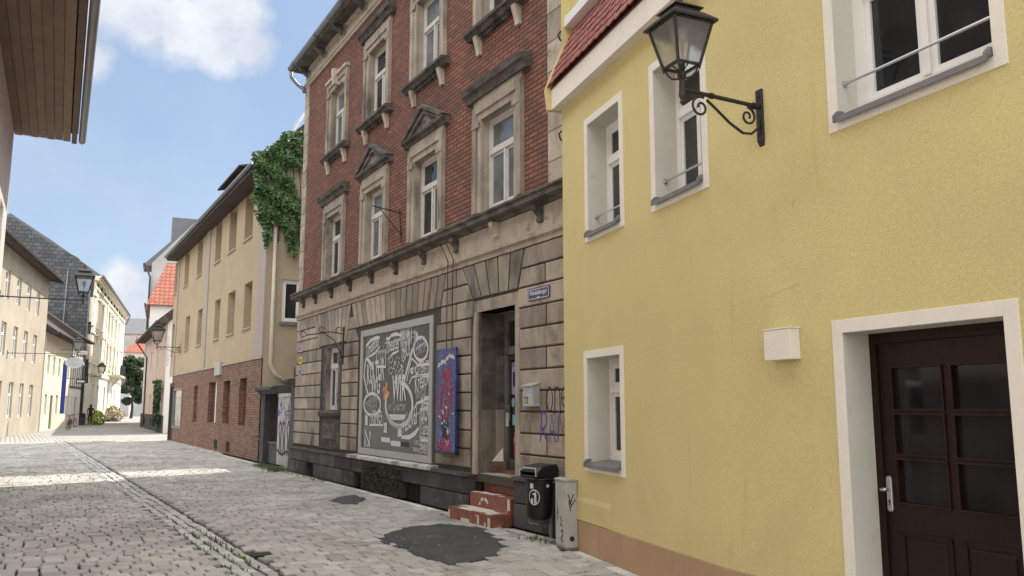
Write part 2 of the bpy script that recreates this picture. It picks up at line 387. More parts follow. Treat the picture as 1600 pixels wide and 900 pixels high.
def window(parent, a, b, c, d, y, fmat, gmat, style='T', fw=.055, tr=.36, name='window', xf=None, thick=.06):
    """timber/plastic window: frame mesh with a pane child. y = front of the frame"""
    f = MB(); t = thick
    f.box(a, a + fw, y, y + t, c, d); f.box(b - fw, b, y, y + t, c, d)
    f.box(a + fw, b - fw, y, y + t, d - fw, d); f.box(a + fw, b - fw, y, y + t, c, c + fw)
    zt = d - (d - c) * tr; mx = (a + b) / 2
    def sash(p, q, r, s_, k=.042, yy=y + .012):
        f.box(p, p + k, yy, yy + .035, r, s_); f.box(q - k, q, yy, yy + .035, r, s_)
        f.box(p + k, q - k, yy, yy + .035, s_ - k, s_); f.box(p + k, q - k, yy, yy + .035, r, r + k)
    a2, b2, c2, d2 = a + fw, b - fw, c + fw, d - fw
    if style in ('T', 'X', 'H'):
        f.box(a2, b2, y - .02, y + t, zt - .045, zt + .03)
        if style in ('T', 'X'):
            f.box(mx - .028, mx + .028, y - .012, y + t, c2, zt - .045)
            sash(a2, mx - .028, c2, zt - .045); sash(mx + .028, b2, c2, zt - .045)
        else: sash(a2, b2, c2, zt - .045)
        if style == 'X':
            f.box(mx - .022, mx + .022, y - .008, y + t, zt + .03, d2); sash(a2, mx - .022, zt + .03, d2); sash(mx + .022, b2, zt + .03, d2)
        else: sash(a2, b2, zt + .03, d2)
    elif style == 'M':
        f.box(mx - .03, mx + .03, y - .01, y + t, c2, d2); sash(a2, mx - .03, c2, d2); sash(mx + .03, b2, c2, d2)
    else: sash(a2, b2, c2, d2)
    o = f.build(name, fmat, parent, xf)
    g = MB(); g.box(a + fw * .5, b - fw * .5, y + t * .45, y + t * .45 + .012, c + fw * .5, d - fw * .5); g.build('pane', gmat, o, xf)
    return o

# ------------------------------------------------------------------ RED BRICK BUILDING
rb = root('tenement_building', 'soot-stained four-bay red brick tenement with sandstone ground floor and pedimented windows', 'building', RED)
REDL = 12.98
WC = [2.85, 5.5, 8.12, 10.77]; OW = .52; Z1 = (4.56, 6.04); Z2 = (7.56, 9.16)
w = MB(); ops = [(c - OW, c + OW, z[0], z[1]) for c in WC for z in (Z1, Z2)]
wall(w, .32, 12.2, 4.4, 10.1, 0, ops, .3, 0, 1)
w.build('brick_wall', [m_rbrick, m_sand], rb)
w = MB()
w.face([(0, 9, 0), (0, .02, 0), (0, .02, 10.1), (0, 9, 10.1)]); w.build('side_wall', m_ochre2, rb); w = MB(); w.face([(REDL, .02, 0), (REDL, 9, 0), (REDL, 9, 10.1), (REDL, .02, 10.1)])
w.face([(REDL, 9, 0), (0, 9, 0), (0, 9, 10.1), (REDL, 9, 10.1)])
w.build('side_wall', m_ochre2, rb)
w = MB(); w.box(-1.1, -.01, 2.4, 9, 0, 8.4); w.build('added_sun_blocker', m_ochre2, rb)  # unseen block added behind the gap to narrow the sun strip on the street
# quoins
w = MB()
z = 4.42; k = 0
while z < 10.05:
    h = .30 if k % 2 else .42
    w.cbox(-.01, .34 if k % 2 else .33, -.035, .3, z, min(z + h - .006, 10.05), .008, t=rt(.8, 1.25)); z += h; k += 1
w.build('quoins', m_sandlt, rb); w = MB()
z = 4.42; k = 0
while z < 10.05:
    h = .42
    w.cbox(12.2, REDL, -.035, .3, z, min(z + h - .006, 10.05), .008, t=rt(.75, 1.1)); z += h; k += 1
w.build('quoins', m_sandlt, rb)
# rusticated ground floor
w = MB()
JZ = [.67, .96, 1.24, 1.53, 1.81, 2.095, 2.38, 2.66, 2.95, 3.23, 3.5, 3.79]
piers = [(0, 2.05, [1.02], 2), (4.0 - .42, 4.72, [4.17], 2), (8.68, 9.94, [], 2), (11.42, REDL, [12.15], 1)]
def blk(x0, x1, z0, z1): w.cbox(x0 + .016, x1 - .016, -.032, .04, z0 + .011, z1 - .011, .012, t=rt(.66, 1.18), ms=1)
GWX = (2.55, 3.42)   # ground window opening
def row(x0, x1, z0, z1, cuts):
    xs = [x0] + cuts + [x1]
    for i in range(len(xs) - 1): blk(xs[i], xs[i + 1], z0, z1)
for i in range(len(JZ) - 1):
    z0, z1 = JZ[i], JZ[i + 1]
    if z1 <= 2.96:
        row(0, 2.2, z0, z1, [1.05 + (.1 if i % 2 else -.08)]); row(3.72, 4.78, z0, z1, [4.22 + (.06 if i % 2 else -.04)])
        row(8.66, 9.95, z0, z1, [9.3] if i % 2 else [])
        row(11.42, REDL, z0, z1, [12.12] if i % 2 else [])
    else:
        aL = lambda z: 2.0 - .58 * max(0, z - 3.0) / .79; aR = lambda z: 3.98 + .26 * max(0, z - 3.0) / .79
        bL = lambda z: 4.78 if z < 3.1 else 4.55 - .29 * max(0, z - 3.24) / .55; bR = lambda z: 8.82 + .18 * max(0, z - 3.24) / .55
        cL = lambda z: 10.0 - .38 * max(0, z - 3.24) / .55; cR = lambda z: 11.38 + .18 * max(0, z - 3.24) / .55
        def pblk(l0, r0, l1, r1):
            if r1 - l1 < .12 or r0 - l0 < .12: return
            w.slab([(l0 + .016, z0 + .011), (r0 - .016, z0 + .011), (r1 - .016, z1 - .011), (l1 + .016, z1 - .011)], -.032, .04, t=rt(.66, 1.18), ch=.012, ms=1)
        m0 = .95 + (.12 if i % 2 else -.1); pblk(0, m0, 0, m0); pblk(m0, aL(z0), m0, aL(z1))
        pblk(aR(z0), bL(z0), aR(z1), bL(z1) if z1 > 3.1 else bL(z0))
        if i % 2: pblk(bR(z0), cL(z0), bR(z1), cL(z1))
        else: m2 = 9.4; pblk(bR(z0), m2, bR(z1), m2); pblk(m2, cL(z0), m2, cL(z1))
        m3 = 12.1
        if i % 2: pblk(cR(z0), m3, cR(z1), m3); pblk(m3, REDL, m3, REDL)
        else: pblk(cR(z0), REDL, cR(z1), REDL)
def arch(xa, xb, ta, tb, z0, z1, n):
    for i in range(n):
        p0 = xa + (xb - xa) * i / n; p1 = xa + (xb - xa) * (i + 1) / n; q0 = ta + (tb - ta) * i / n; q1 = ta + (tb - ta) * (i + 1) / n
        w.slab([(p0 + .019, z0), (p1 - .019, z0), (q1 - .019, z1 - .011), (q0 + .019, z1 - .011)], -.034, .04, t=rt(.6, 1.25), ch=.012, ms=1)
arch(2.0, 3.98, 1.42, 4.24, 3.0, 3.79, 10)
arch(4.55, 8.82, 4.26, 9.0, 3.24, 3.79, 17)
arch(10.0, 11.38, 9.62, 11.56, 3.24, 3.79, 5)
w.build('rusticated_wall', [m_sand, m_joint], rb)
w = MB()                                    # backing that shows in the joints
wall(w, .0, REDL, .5, 4.4, -.004, [(GWX[0], GWX[1], 1.5, 2.92), (4.9, 8.5, .66, 3.14), (10.15, 11.27, .62, 3.02)], .3, 0, 1)
w.build('joint_backing', [m_joint, m_sand], rb)
# band mouldings and cornice
w = MB()
prof = lambda pts: pts
w.prism([(.02, 3.79), (-.045, 3.79), (-.045, 3.85), (-.085, 3.88), (-.085, 3.93), (-.05, 3.955), (.02, 3.955)], -.02, REDL, t=.9)
w.box(0, REDL, -.015, .02, 3.955, 4.29, t=1.05)
w.build('string_course', m_sandlt, rb)
w = MB()
w.prism([(.02, 4.291), (-.05, 4.291), (-.08, 4.32), (-.17, 4.335), (-.20, 4.35), (-.20, 4.415), (-.23, 4.43), (-.23, 4.46), (.0, 4.55), (.02, 4.55)], -.12, REDL, t=.9)
w.build('main_cornice', m_soot, rb)
for i, x in enumerate([.55, 1.6, 2.85, 4.15, 5.5, 6.8, 8.12, 9.4, 10.77, 12.0]):
    w = MB(); w.prism([(-.01, 4.06), (-.06, 4.07), (-.075, 4.11), (-.05, 4.13), (-.075, 4.17), (-.14, 4.23), (-.15, 4.29), (-.01, 4.29)], x - .055, x + .055, t=1.2 if i == 8 else rt(.7, 1.0))
    w.build('bracket', m_sandlt if i in (8,) else m_soot, rb)
# eaves
w = MB()
w.prism([(.02, 10.05), (-.05, 10.05), (-.05, 10.09), (-.09, 10.12), (-.09, 10.16), (-.03, 10.18), (-.03, 10.42), (-.1, 10.44), (-.1, 10.48), (.02, 10.48)], -.03, REDL, t=1.1)
w.build('eaves_frieze', m_sandlt, rb)
w = MB()
w.prism([(.02, 10.482), (-.36, 10.482), (-.40, 10.52), (-.40, 10.60), (.1, 10.66)], -.05, REDL, t=.8)
for i in range(9):
    x = .35 + i * 1.45
    w.prism([(-.09, 10.25), (-.14, 10.30), (-.30, 10.42), (-.34, 10.478), (-.09, 10.478)], x - .06, x + .06, t=.9)
w.build('eaves_cornice', m_soot, rb)
w = MB()
w.tube([(-.15 + i * .66, -.42, 10.60 + .002 * i) for i in range(21)], .085, 10)
for i in range(7): w.tube([(.3 + 2 * i - .02, -.42, 10.60), (.3 + 2 * i + .02, -.42, 10.60)], .093, 10, t=.6)
w.tube([(-.10, -.42, 10.52), (-.12, -.40, 10.36), (-.06, -.25, 10.17), (.0, -.10, 10.05), (.02, -.07, 9.95)], .05, 8)
w.build('gutter', m_metal, rb, smooth=True)
w = MB()
w.prism([(-.36, 10.64), (4.5, 12.0), (9, 10.6), (9, 10.5)], 0, REDL)
w.build('roof', m_sroof, rb)
w = MB(); w.box(2.6, 3.4, .5, 1.2, 11.5, 13.6); w.build('chimney', m_soot, rb)
# upper windows
for wi, c in enumerate(WC):
    for fl, (z0, z1) in enumerate((Z1, Z2)):
        a, b = c - OW, c + OW
        s = MB()   # surround: two-step architrave
        for (o, i_, y) in ((.235, .11, -.075), (.11, .0, -.045)):
            s.box(a - o, a - i_, y, .012, z0, z1 + o, t=rt(.85, 1.1)); s.box(b + i_, b + o, y, .012, z0, z1 + o, t=rt(.85, 1.1))
            s.box(a - i_, b + i_, y, .012, z1 + i_, z1 + o, t=rt(.9, 1.1))
        s.box(a - .235, a - .0, -.085, -.0755, z1 - .12, z1 + .0, t=.9); s.box(b, b + .235, -.085, -.0755, z1 - .12, z1, t=.9)
        s.box(a - .235, b + .235, -.05, .012, z1 + .236, z1 + .34, t=1.05)
        s.build('window_surround', m_sand, rb)
        zt = z1 + .34
        hood = {(0, 0): 'flat', (1, 0): 'ped', (2, 0): 'ped', (3, 0): 'flat', (0, 1): 'key', (1, 1): 'flat', (2, 1): 'flat', (3, 1): 'key'}[(wi, fl)]
        h = MB()
        base = [(.012, zt), (-.07, zt), (-.09, zt + .05), (-.15, zt + .07), (-.16, zt + .12), (.012, zt + .14)]
        if hood == 'flat':
            base2 = [(.012, zt), (-.09, zt), (-.11, zt + .06), (-.13, zt + .10), (-.17, zt + .12), (-.19, zt + .20), (.012, zt + .23)]
            h.prism(base2, c - .95, c + .95, t=.75); h.build('window_hood', m_soot, rb)
        elif hood == 'ped':
            h.prism(base, c - .93, c + .93, t=.85)
            zb = zt + .135; ap = zb + .44
            h.slab([(c - .80, zb), (c + .80, zb), (c, ap - .06)], -.05, .012, t=1.5)
            for sgn in (-1, 1):
                p = [(c + sgn * .95, zb), (c + sgn * .80, zb), (c, ap - .07), (c, ap + .03)]
                h.slab(p, -.16, .012, t=.9, ch=.012)
                p = [(c + sgn * .78, zb + .005), (c + sgn * .66, zb + .005), (c, ap - .15), (c, ap - .075)]
                h.slab(p, -.11, .0, t=1.6, ch=.01)
            h.build('pediment', m_soot, rb)
        else:
            h.box(a - .26, b + .26, -.12, .012, z1 + .236, z1 + .30, t=1.2)
            h.prism([(.0, z1 + .02), (-.16, z1 + .02), (-.19, z1 + .40), (.0, z1 + .40)], c - .07, c + .07, t=1.35)
            h.build('keystone', m_sandlt, rb)
        if fl == 1:
            s = MB(); s.prism([(.01, z0 - .12), (-.10, z0 - .12), (-.14, z0 - .07), (-.18, z0 - .05), (-.18, z0 + .0), (.28, z0 + .03), (.28, z0 - .12)], c - .90, c + .90, t=.8)
            s.build('window_sill', m_soot, rb)
            for sg in (-1, 1):
                s = MB(); x = c + sg * .62; s.prism([(.0, z0 - .42), (-.05, z0 - .42), (-.06, z0 - .33), (-.10, z0 - .20), (-.12, z0 - .121), (.0, z0 - .121)], x - .055, x + .055, t=1.2)
                s.build('sill_bracket', m_sandlt, rb)
            for zz in (z0 - .15,):
                s = MB()
                for k in range(12): s.box(c - .5 + k * .087, c - .46 + k * .087, -.06, .0, zz - .03, zz + .028, t=.9)
                s.build('dentil_row', m_soot, rb)
        window(rb, a, b, z0 + .02, z1, .11, m_wwood, m_gcurt if (wi + fl) % 2 else m_glass, 'T', .06, .36)
# ground floor window
a, b, z0, z1 = GWX[0], GWX[1], 1.5, 2.92
s = MB()
s.box(a - .16, a, -.01, .30, 1.49, 2.99, t=1); s.box(b, b + .14, -.01, .30, 1.49, 2.99, t=1); s.box(a - .16, b + .14, -.012, .31, 2.921, 3.0, t=.8)
s.prism([(.3, 1.36), (-.05, 1.36), (-.08, 1.40), (-.10, 1.46), (-.08, 1.50), (.3, 1.515)], a - .32, b + .24, t=.7)
s.cbox(a - .22, b + .16, -.01, .2, .70, 1.36, .02, t=.75); s.cbox(a - .02, b - .04, -.035, .1, .86, 1.22, .015, t=.9)
s.box(a - .3, b + .22, -.03, .2, .66, .72, t=.6)
s.build('window_surround', m_soot, rb)
gw = window(rb, a + .01, b - .01, z0 + .02, z1, .09, m_wwood, m_glass, 'T', .06, .30)
p = MB(); p.box(a + .45, b - .08, .095, .10, 1.62, 2.05); p.box(a + .52, b - .12, .091, .0945, 1.68, 1.9, 1); p.build('window_poster', [m_lilacp, m_blue], gw)
# shop window with painted glass
sw = MB()
X0, X1, S0, S1 = 4.90, 8.50, .66, 3.14
fw = .13
sw.box(X0, X0 + fw, -.03, .2, S0, S1); sw.box(X1 - fw, X1, -.03, .2, S0, S1); sw.box(X0 + fw, X1 - fw, -.03, .2, S1 - fw, S1); sw.box(X0 + fw, X1 - fw, -.03, .2, S0, S0 + .12)
swo = sw.build('display_window', mat('aluminium_frame', (.37, .375, .36), .45, .12, 4, ((.2, .2, .19), .6, .75, 8, None, .4), .05, 50, metal=.3), rb, bevel=.006)
g = MB(); g.box(X0 + fw * .6, X1 - fw * .6, .0, .012, S0 + .06, S1 - .07); g.build('display_pane', m_chalk, swo)
s = MB(); s.cbox(4.75, 8.75, -.22, .1, .575, .645, .01, t=1.0); s.build('window_ledge', mat('pale_ledge_stone', (.50, .49, .46), .8, .2, 3, ((.14, .13, .12), .52, .6, 3.2, (1, 1, 1), .8), .1, 40), rb)
# brush lettering on the glass
T = MB(); yb = -.004
def q(px, py): return RED.P(px, py, 0)
def st(pts, wd, m=0, closed=False, taper=False): T.stroke([q(*p) for p in pts], wd, yb - .002, 0, m, closed, taper)
def tx(sx_, a_, b_, h, m=0, sh=0, bold=.0): T.text(sx_, q(*a_), q(*b_), h, yb - .0025, m, sh, bold * .5)
def ell(cx, cy, rx, ry, n=26, rot=0, a0=0, a1=360):
    out = []
    for i in range(n + 1):
        a = R(a0 + (a1 - a0) * i / n); x = rx * math.cos(a); y = ry * math.sin(a)
        out.append((cx + x * math.cos(rot) - y * math.sin(rot), cy + x * math.sin(rot) + y * math.cos(rot)))
    return out
tx('Theater', (572, 560), (594, 538), .26, 0, .25, .02)
st([(572, 541), (580, 532), (589, 527), (594, 528)], .07, 0, taper=True); st([(576, 558), (586, 552), (594, 541)], .05, 0, taper=True)
st([(589, 550), (603, 548), (603, 573), (589, 573)], .055, 0, True); tx('FILM', (592, 560), (601, 559), .16, 1); tx('KUNST', (592, 569), (601, 568), .12, 1)
tx('Theater', (603, 552), (625, 545), .30, 0, .1, .02); tx('WORT', (625, 545), (645, 537), .42, 0, .1, .03); tx('HAUS', (628, 560), (641, 556), .30, 0, .1, .02)
st([(607, 532), (612, 524), (620, 522), (628, 524)], .07, 0, taper=True); st([(607, 562), (614, 553), (624, 548)], .05, 0, taper=True)
st(ell(611, 562, 3, 5, 12), .03, 1); st(ell(611, 579, 3, 5, 12), .03, 1); st(ell(605, 543, 5, 8, 14), .03, 1)
for i in range(70):     # dry-brush column
    t_ = rnd.random(); x = 618 + rnd.uniform(-7, 12) * (1 - .45 * t_) + 4 * (1 - t_) + (2 if t_ > .5 else 0); y = 556 + t_ * 42
    st([(x, y), (x + rnd.uniform(-1.5, 1.5), y + rnd.uniform(2, 5))], rnd.uniform(.02, .05), rnd.choice((0, 1, 1)))
for i in range(60):
    x = 640 + rnd.uniform(-12, 10); y = 520 + rnd.uniform(-5, 9); st([(x, y), (x + rnd.uniform(-2, 2), y + rnd.uniform(1, 4))], rnd.uniform(.02, .04), 1)
for i in range(18):
    t_ = i / 18; x = 644 - 14 * t_; y = 545 + 52 * t_; st([(x, y), (x + 3, y - 1)], .03, 0)
st(ell(658, 545, 11, 18, 28), .055, 0, False); st([(650, 545), (665, 535)], .03, 1); tx('DIGITAL', (650, 549), (667, 541), .20, 1, 0, .01); tx('LABOR', (652, 556), (666, 549), .14, 1)
for cx, cy, a0 in ((673, 523, 35), (649, 527, 60), (672, 557, 320)):
    for k in range(5):
        a = R(a0 + (k - 2) * 22); st([(cx, cy), (cx + 5 * math.cos(a), cy - 10 * math.sin(a))], .05, 0)
st([(648, 577), (652, 571), (677, 568)], .045); st([(652, 587), (677, 585)], .05); st([(652, 571), (649, 578), (652, 587)], .045); st([(641, 579), (646, 575), (646, 583), (641, 579)], .06)
tx('LITERATUR', (652, 584), (676, 580), .20, 0, 0, .015)
st([(640, 600), (644, 590), (652, 587), (677, 589)], .035); st([(652, 568), (644, 560), (640, 575), (636, 596)], .035)
tx('KULTUR', (574, 602), (601, 594), .43, 0, .05, .04); tx('WG', (580, 618), (594, 616), .40, 0, .05, .04)
st([(572, 560), (569, 588), (576, 618)], .06); st([(573, 559), (582, 571), (581, 577)], .08)
st([(605, 598), (603, 612), (601, 624)], .11, 2); st([(599, 607), (609, 617)], .09, 2)
tx('WIR', (613, 627), (635, 626), .48, 0, .0, .05)
st(ell(624, 632, 21, 34, 40, 0, -80, 215), .085, 0); st(ell(624, 634, 18, 34, 20, 0, 20, 150), .05, 0)
tx('im Quartier', (607, 644), (635, 644), .20, 1, 0, .015); st([(605, 650), (634, 651)], .07, 0); st([(607, 655), (632, 654)], .04, 0)
st(ell(582, 632, 13, 17, 28), .06); tx('Fotofreunde', (572, 640), (591, 625), .20, 1, .1, .01); tx('Coburg', (574, 646), (590, 637), .14, 1)
st([(578, 650), (599, 650), (599, 664), (578, 664)], .04, 0, True); tx('KINO', (581, 663), (597, 663), .28, 0, 0, .03)
for k in range(4): st([(575, 652 + 3.5 * k), (571, 650 + 4 * k)], .05); st([(600, 664 + 3 * k), (605, 662 + 4 * k)], .06)
tx('Kreativ', (649, 615), (671, 600), .32, 0, .2, .02); tx('Werkstatt', (650, 626), (667, 617), .20, 1, .1, .01)
st([(647, 640), (652, 630), (663, 626), (671, 618)], .05, 0, taper=True); st(ell(668, 627, 4, 4, 14), .03); st([(646, 636), (650, 650), (656, 644)], .03, 1)
st([(657, 640), (673, 637), (674, 686), (657, 684)], .04, 0, True); tx('BIER', (659, 659), (671, 657), .42, 0, 0, .03); tx('und', (661, 668), (668, 667), .13, 1); tx('Garten', (659, 680), (672, 680), .24, 0, 0, .02)
st([(657, 685), (674, 688)], .08)
tx('Festival', (630, 678), (652, 662), .30, 0, .2, .03); st([(628, 683), (640, 683), (648, 678), (655, 669)], .09, 0, taper=True); tx('Musik', (636, 660), (643, 656), .2, 1)
for k in range(4): st([(628, 668 + 4 * k), (622, 665 + 5 * k)], .05)
st([(571, 694), (571, 673), (578, 695), (579, 674)], .07); tx('NETZWERK', (570, 698), (579, 699), .06, 0)
T.slab([q(596, 683), q(610, 684.5), q(610, 692), q(596, 690)], yb - .003, yb, 0); T.slab([q(611, 688), q(626, 690), q(626, 698), q(611, 696)], yb - .003, yb, 0)
tx('NETZWERK', (598, 688.5), (609, 690), .04, 3); tx('KULTUR', (613, 694), (624, 695.5), .04, 3)
T.slab([q(627, 690), q(638, 691.5), q(638, 699), q(627, 697.5)], yb - .003, yb, 3); tx('OOO', (628, 696), (637, 697), .06, 1)
tx('KUNST & GESTALTUNG', (648, 695), (671, 698.5), .085, 0, 0, .01); tx('BAMBERG', (657, 701.5), (671, 703.5), .085, 0, 0, .01); tx('WWW.NETZWERK.DE', (646, 706), (671, 710.5), .085, 0, 0, .01)
T.build('brush_lettering', [m_white_p, m_wht2, m_orange, m_blackp], swo)
# plinth
w = MB(); PT = .56
cells = [(1.55, 2.15), (4.95, 5.62), (7.45, 8.3)]
def prow(x0, x1, z0, z1, step):
    x = x0
    while x < x1 - .05:
        e = min(x + step * rnd.uniform(.8, 1.2), x1)
        if x1 - e < .25: e = x1
        w.cbox(x + .007, e - .007, -.13, .1, z0 + .006, z1 - .006, .012, t=rt(.5, 1.5), ms=1); x = e
segs = [(-.08, 1.55), (2.15, 4.95), (5.62, 7.45), (8.3, 10.08)]
for x0, x1 in segs: prow(x0, x1, .0, .30, 1.1)
prow(-.08, 10.08, .30, PT, 1.25)
w.box(-.1, 10.09, -.15, .1, PT, PT + .05, t=1.1)
prow(11.42, 13.0, .0, .32, .75); prow(11.42, 13.0, .32, .62, .9); w.box(11.41, 13.0, -.15, .1, .62, .665, t=1.2)
w.build('stone_plinth', [m_basalt, m_joint], rb)
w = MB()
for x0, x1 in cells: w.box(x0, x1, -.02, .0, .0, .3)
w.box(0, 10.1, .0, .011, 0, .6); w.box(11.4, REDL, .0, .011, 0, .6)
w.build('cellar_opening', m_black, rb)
for x0, x1 in cells:
    w = MB()
    for k in range(4): x = x0 + (x1 - x0) * (k + .5) / 4; w.tube([(x, -.03, .0), (x, -.03, .3)], .008, 6)
    w.build('cellar_grille', m_iron, rb)
# doorway
w = MB()
w.box(9.96, 10.15, -.01, .05, .6, 3.18, t=.95); w.box(11.27, 11.40, -.01, .05, .62, 3.18, t=1); w.box(9.96, 11.40, -.012, .06, 3.02, 3.2, t=.95)
w.box(10.06, 10.15, -.045, -.0101, .6, 3.02, t=1.05)
w.build('door_surround', m_sand, rb)
w = MB(); D = .44
w.face([(10.15, .05, .56), (10.15, D, .56), (10.15, D, 1.55), (10.15, .05, 1.55)], 1); w.face([(10.15, .05, 1.55), (10.15, D, 1.55), (10.15, D, 3.03), (10.15, .05, 3.03)], 0)
w.face([(11.27, D, .56), (11.27, .05, .56), (11.27, .05, 3.03), (11.27, D, 3.03)], 1)
w.face([(10.15, .05, 3.02), (10.15, D, 3.02), (11.27, D, 3.02), (11.27, .05, 3.02)], 1)
w.build('porch_reveal', [m_soot, m_sand], rb)
dr = MB()
dr.box(10.15, 10.25, D, D + .1, .66, 3.02, t=1.1); dr.box(11.15, 11.27, D, D + .1, .66, 3.02); dr.box(10.25, 11.15, D, D + .1, 2.9, 3.02); dr.box(10.25, 11.15, D - .03, D + .1, 2.38, 2.50, t=1.1)
dr.box(10.25, 10.285, D + .02, D + .08, .66, 2.38, t=.4); dr.box(11.06, 11.15, D + .02, D + .08, .66, 2.38); dr.box(10.285, 11.06, D + .02, D + .08, 2.30, 2.38, t=.4); dr.box(10.285, 11.06, D + .02, D + .08, .66, .82)
dro = dr.build('entrance_door', m_doorgrey, rb, bevel=.004)
g = MB(); g.box(10.28, 11.1, D + .05, D + .06, .8, 2.32); g.box(10.25, 11.17, D + .05, D + .06, 2.48, 2.92); g.build('door_glass', m_glass, dro)
h = MB(); h.box(10.252, 10.29, D - .0, D + .02, 1.38, 1.62); h.tube([(10.27, D - .0, 1.53), (10.27, D - .06, 1.53), (10.36, D - .06, 1.53)], .012, 8); h.build('door_handle', m_steel, dro)
p = MB(); yy = D + .047
p.box(10.31, 10.62, yy - .002, yy, 1.78, 2.26, 0); p.box(10.35, 10.58, yy - .004, yy - .0021, 1.90, 2.12, 1); p.box(10.33, 10.7, yy - .002, yy, 1.32, 1.48, 2); p.box(10.37, 10.75, yy - .002, yy, .84, 1.22, 3)
p.lathe([(.0, 0), (.001, 0)], (10.5, yy, 1.66), 3, 2)
p.slab([(10.35 + .045 * math.cos(i * .52), 1.66 + .07 * math.sin(i * .52)) for i in range(12)], yy - .002, yy, 2)
p.box(10.225, 10.30, D - .012, D - .002, 1.30, 1.50, 4)
p.text('PUNK', (10.33, 2.19), (10.6, 2.19), .045, yy - .0045, 1); p.text('KINO', (10.38, 1.05), (10.73, 1.05), .1, yy - .0045, 4)
p.build('door_posters', [m_lilacp, m_blue, m_cyanp, m_pinkp, m_white_p], dro)
# entrance steps
s = MB()
s.box(10.10, 11.40, -.46, -.135, 0, .165, 0); s.box(10.16, 11.36, -.135, .10, 0, .36, 0); s.box(10.14, 11.38, .10, .33, 0, .55, 0); s.box(10.15, 11.27, .33, .5, 0, .66, 0)
for st_ in range(26):
    x = rnd.uniform(10.12, 11.25); wdt = rnd.uniform(.05, .16)
    c = rnd.choice((0, 0, 1, 2))
    if c == 0: y = rnd.uniform(-.44, -.2); s.box(x, min(x + wdt * 1.5, 11.38), y, min(y + wdt, -.15), .165, .168 + rnd.uniform(0, .002), 1)
    elif c == 1: y = rnd.uniform(-.12, .0); s.box(x, min(x + wdt, 11.3), y, y + .08, .36, .3625 + rnd.uniform(0, .002), 1)
for (a0, b0, c0, d0) in ((10.11, 10.16, .01, .12), (10.52, 10.78, .005, .05), (11.02, 11.07, .02, .13), (11.22, 11.27, .01, .06), (11.32, 11.39, .01, .13), (10.96, 11.07, .12, .135)): s.box(a0, b0, -.4635, -.46, c0, d0, 1)
for P_s in ([(10.35, -.43), (10.6, -.44), (10.95, -.36), (11.15, -.24), (10.9, -.18), (10.5, -.25), (10.32, -.33)], [(10.13, -.3), (10.4, -.2), (10.3, -.16), (10.13, -.2)]): s.flat(P_s, .165, .1685, 1)
s.flat([(10.45, -.1), (10.8, -.08), (10.75, .02), (10.5, .0)], .36, .3635, 1); s.box(11.28, 11.35, -.139, -.135, .2, .35, 1); s.slab([(11.22, .37), (11.27, .37), (11.25, .54), (11.22, .50)], .096, .1, 1)
for k in (1, 2, 3, 5, 6, 8): s.slab([(10.6 + .16 * math.cos(R(20 + 16 * k)), .165 + .15 * math.sin(R(20 + 16 * k))), (10.6 + .16 * math.cos(R(36 + 16 * k)), .165 + .15 * math.sin(R(36 + 16 * k))),
     (10.6 + .12 * math.cos(R(36 + 16 * k)), .165 + .11 * math.sin(R(36 + 16 * k))), (10.6 + .12 * math.cos(R(20 + 16 * k)), .165 + .11 * math.sin(R(20 + 16 * k)))], -.138, -.135, 1)
for k in range(5): s.box(10.2 + .24 * k, 10.204 + .24 * k, -.4615, -.46, .01, .16, 2)
s.build('entrance_steps', [m_terra, m_patch, m_joint], rb, bevel=.007)
# loose cardboard in the doorway
cb = MB(); cb.slab([(0, 0), (.26, 0), (.27, .24), (0, .24)], 0, .012, 0, ch=.0); cb.text('IDEE', (.04, .08), (.23, .08), .09, -.003, 1)
cb.slab([(.03, .24), (.22, .24), (.2, .44)], .014, .02, 2)
cu_, cv_ = 10.2, .30
o = cb.build('cardboard_sign', [mat('brown_card', (.12, .065, .04), .9, .2, 9, tone=False), m_blackp, m_patch]); X, Y = RED.W(10.19, .16)
o.location = (X, Y, .551); o.rotation_euler = (R(-6), 0, RED.rot + R(38))
tag(o, 'small brown cardboard sign with white paper leaning in the brick building doorway', 'cardboard sign')

# things fixed on the red building
def fx(name, label, cat, u, v, z, rz=0, fac=RED, group=None):
    X, Y = fac.W(u, v); return root(name, label, cat, None, (X, Y, z), fac.rot + rz, group)
# street name sign
r_ = fx('street_sign', 'blue enamel street name plate with white border on sandstone wall beside the doorway', 'street sign', 11.96, -.035, 3.1)
s = MB(); s.slab([(-.28, -.068), (-.265, -.083), (.265, -.083), (.28, -.068), (.28, .068), (.265, .083), (-.265, .083), (-.28, .068)], -.012, .0); s.build('plate', m_blue, r_)
s = MB()
for i, (a, b, c, d) in enumerate(((-.255, .255, .060, .068), (-.255, .255, -.068, -.060), (-.265, -.256, -.062, .062), (.256, .265, -.062, .062))): s.box(a, b, -.0145, -.0125, c, d)
s.text('Wiedelsberger', (-.225, -.035), (.225, -.035), .085, -.0145, 0, 0, .02); s.box(-.03, .03, -.0145, -.0125, -.058, -.044); s.build('lettering', m_white_p, r_)
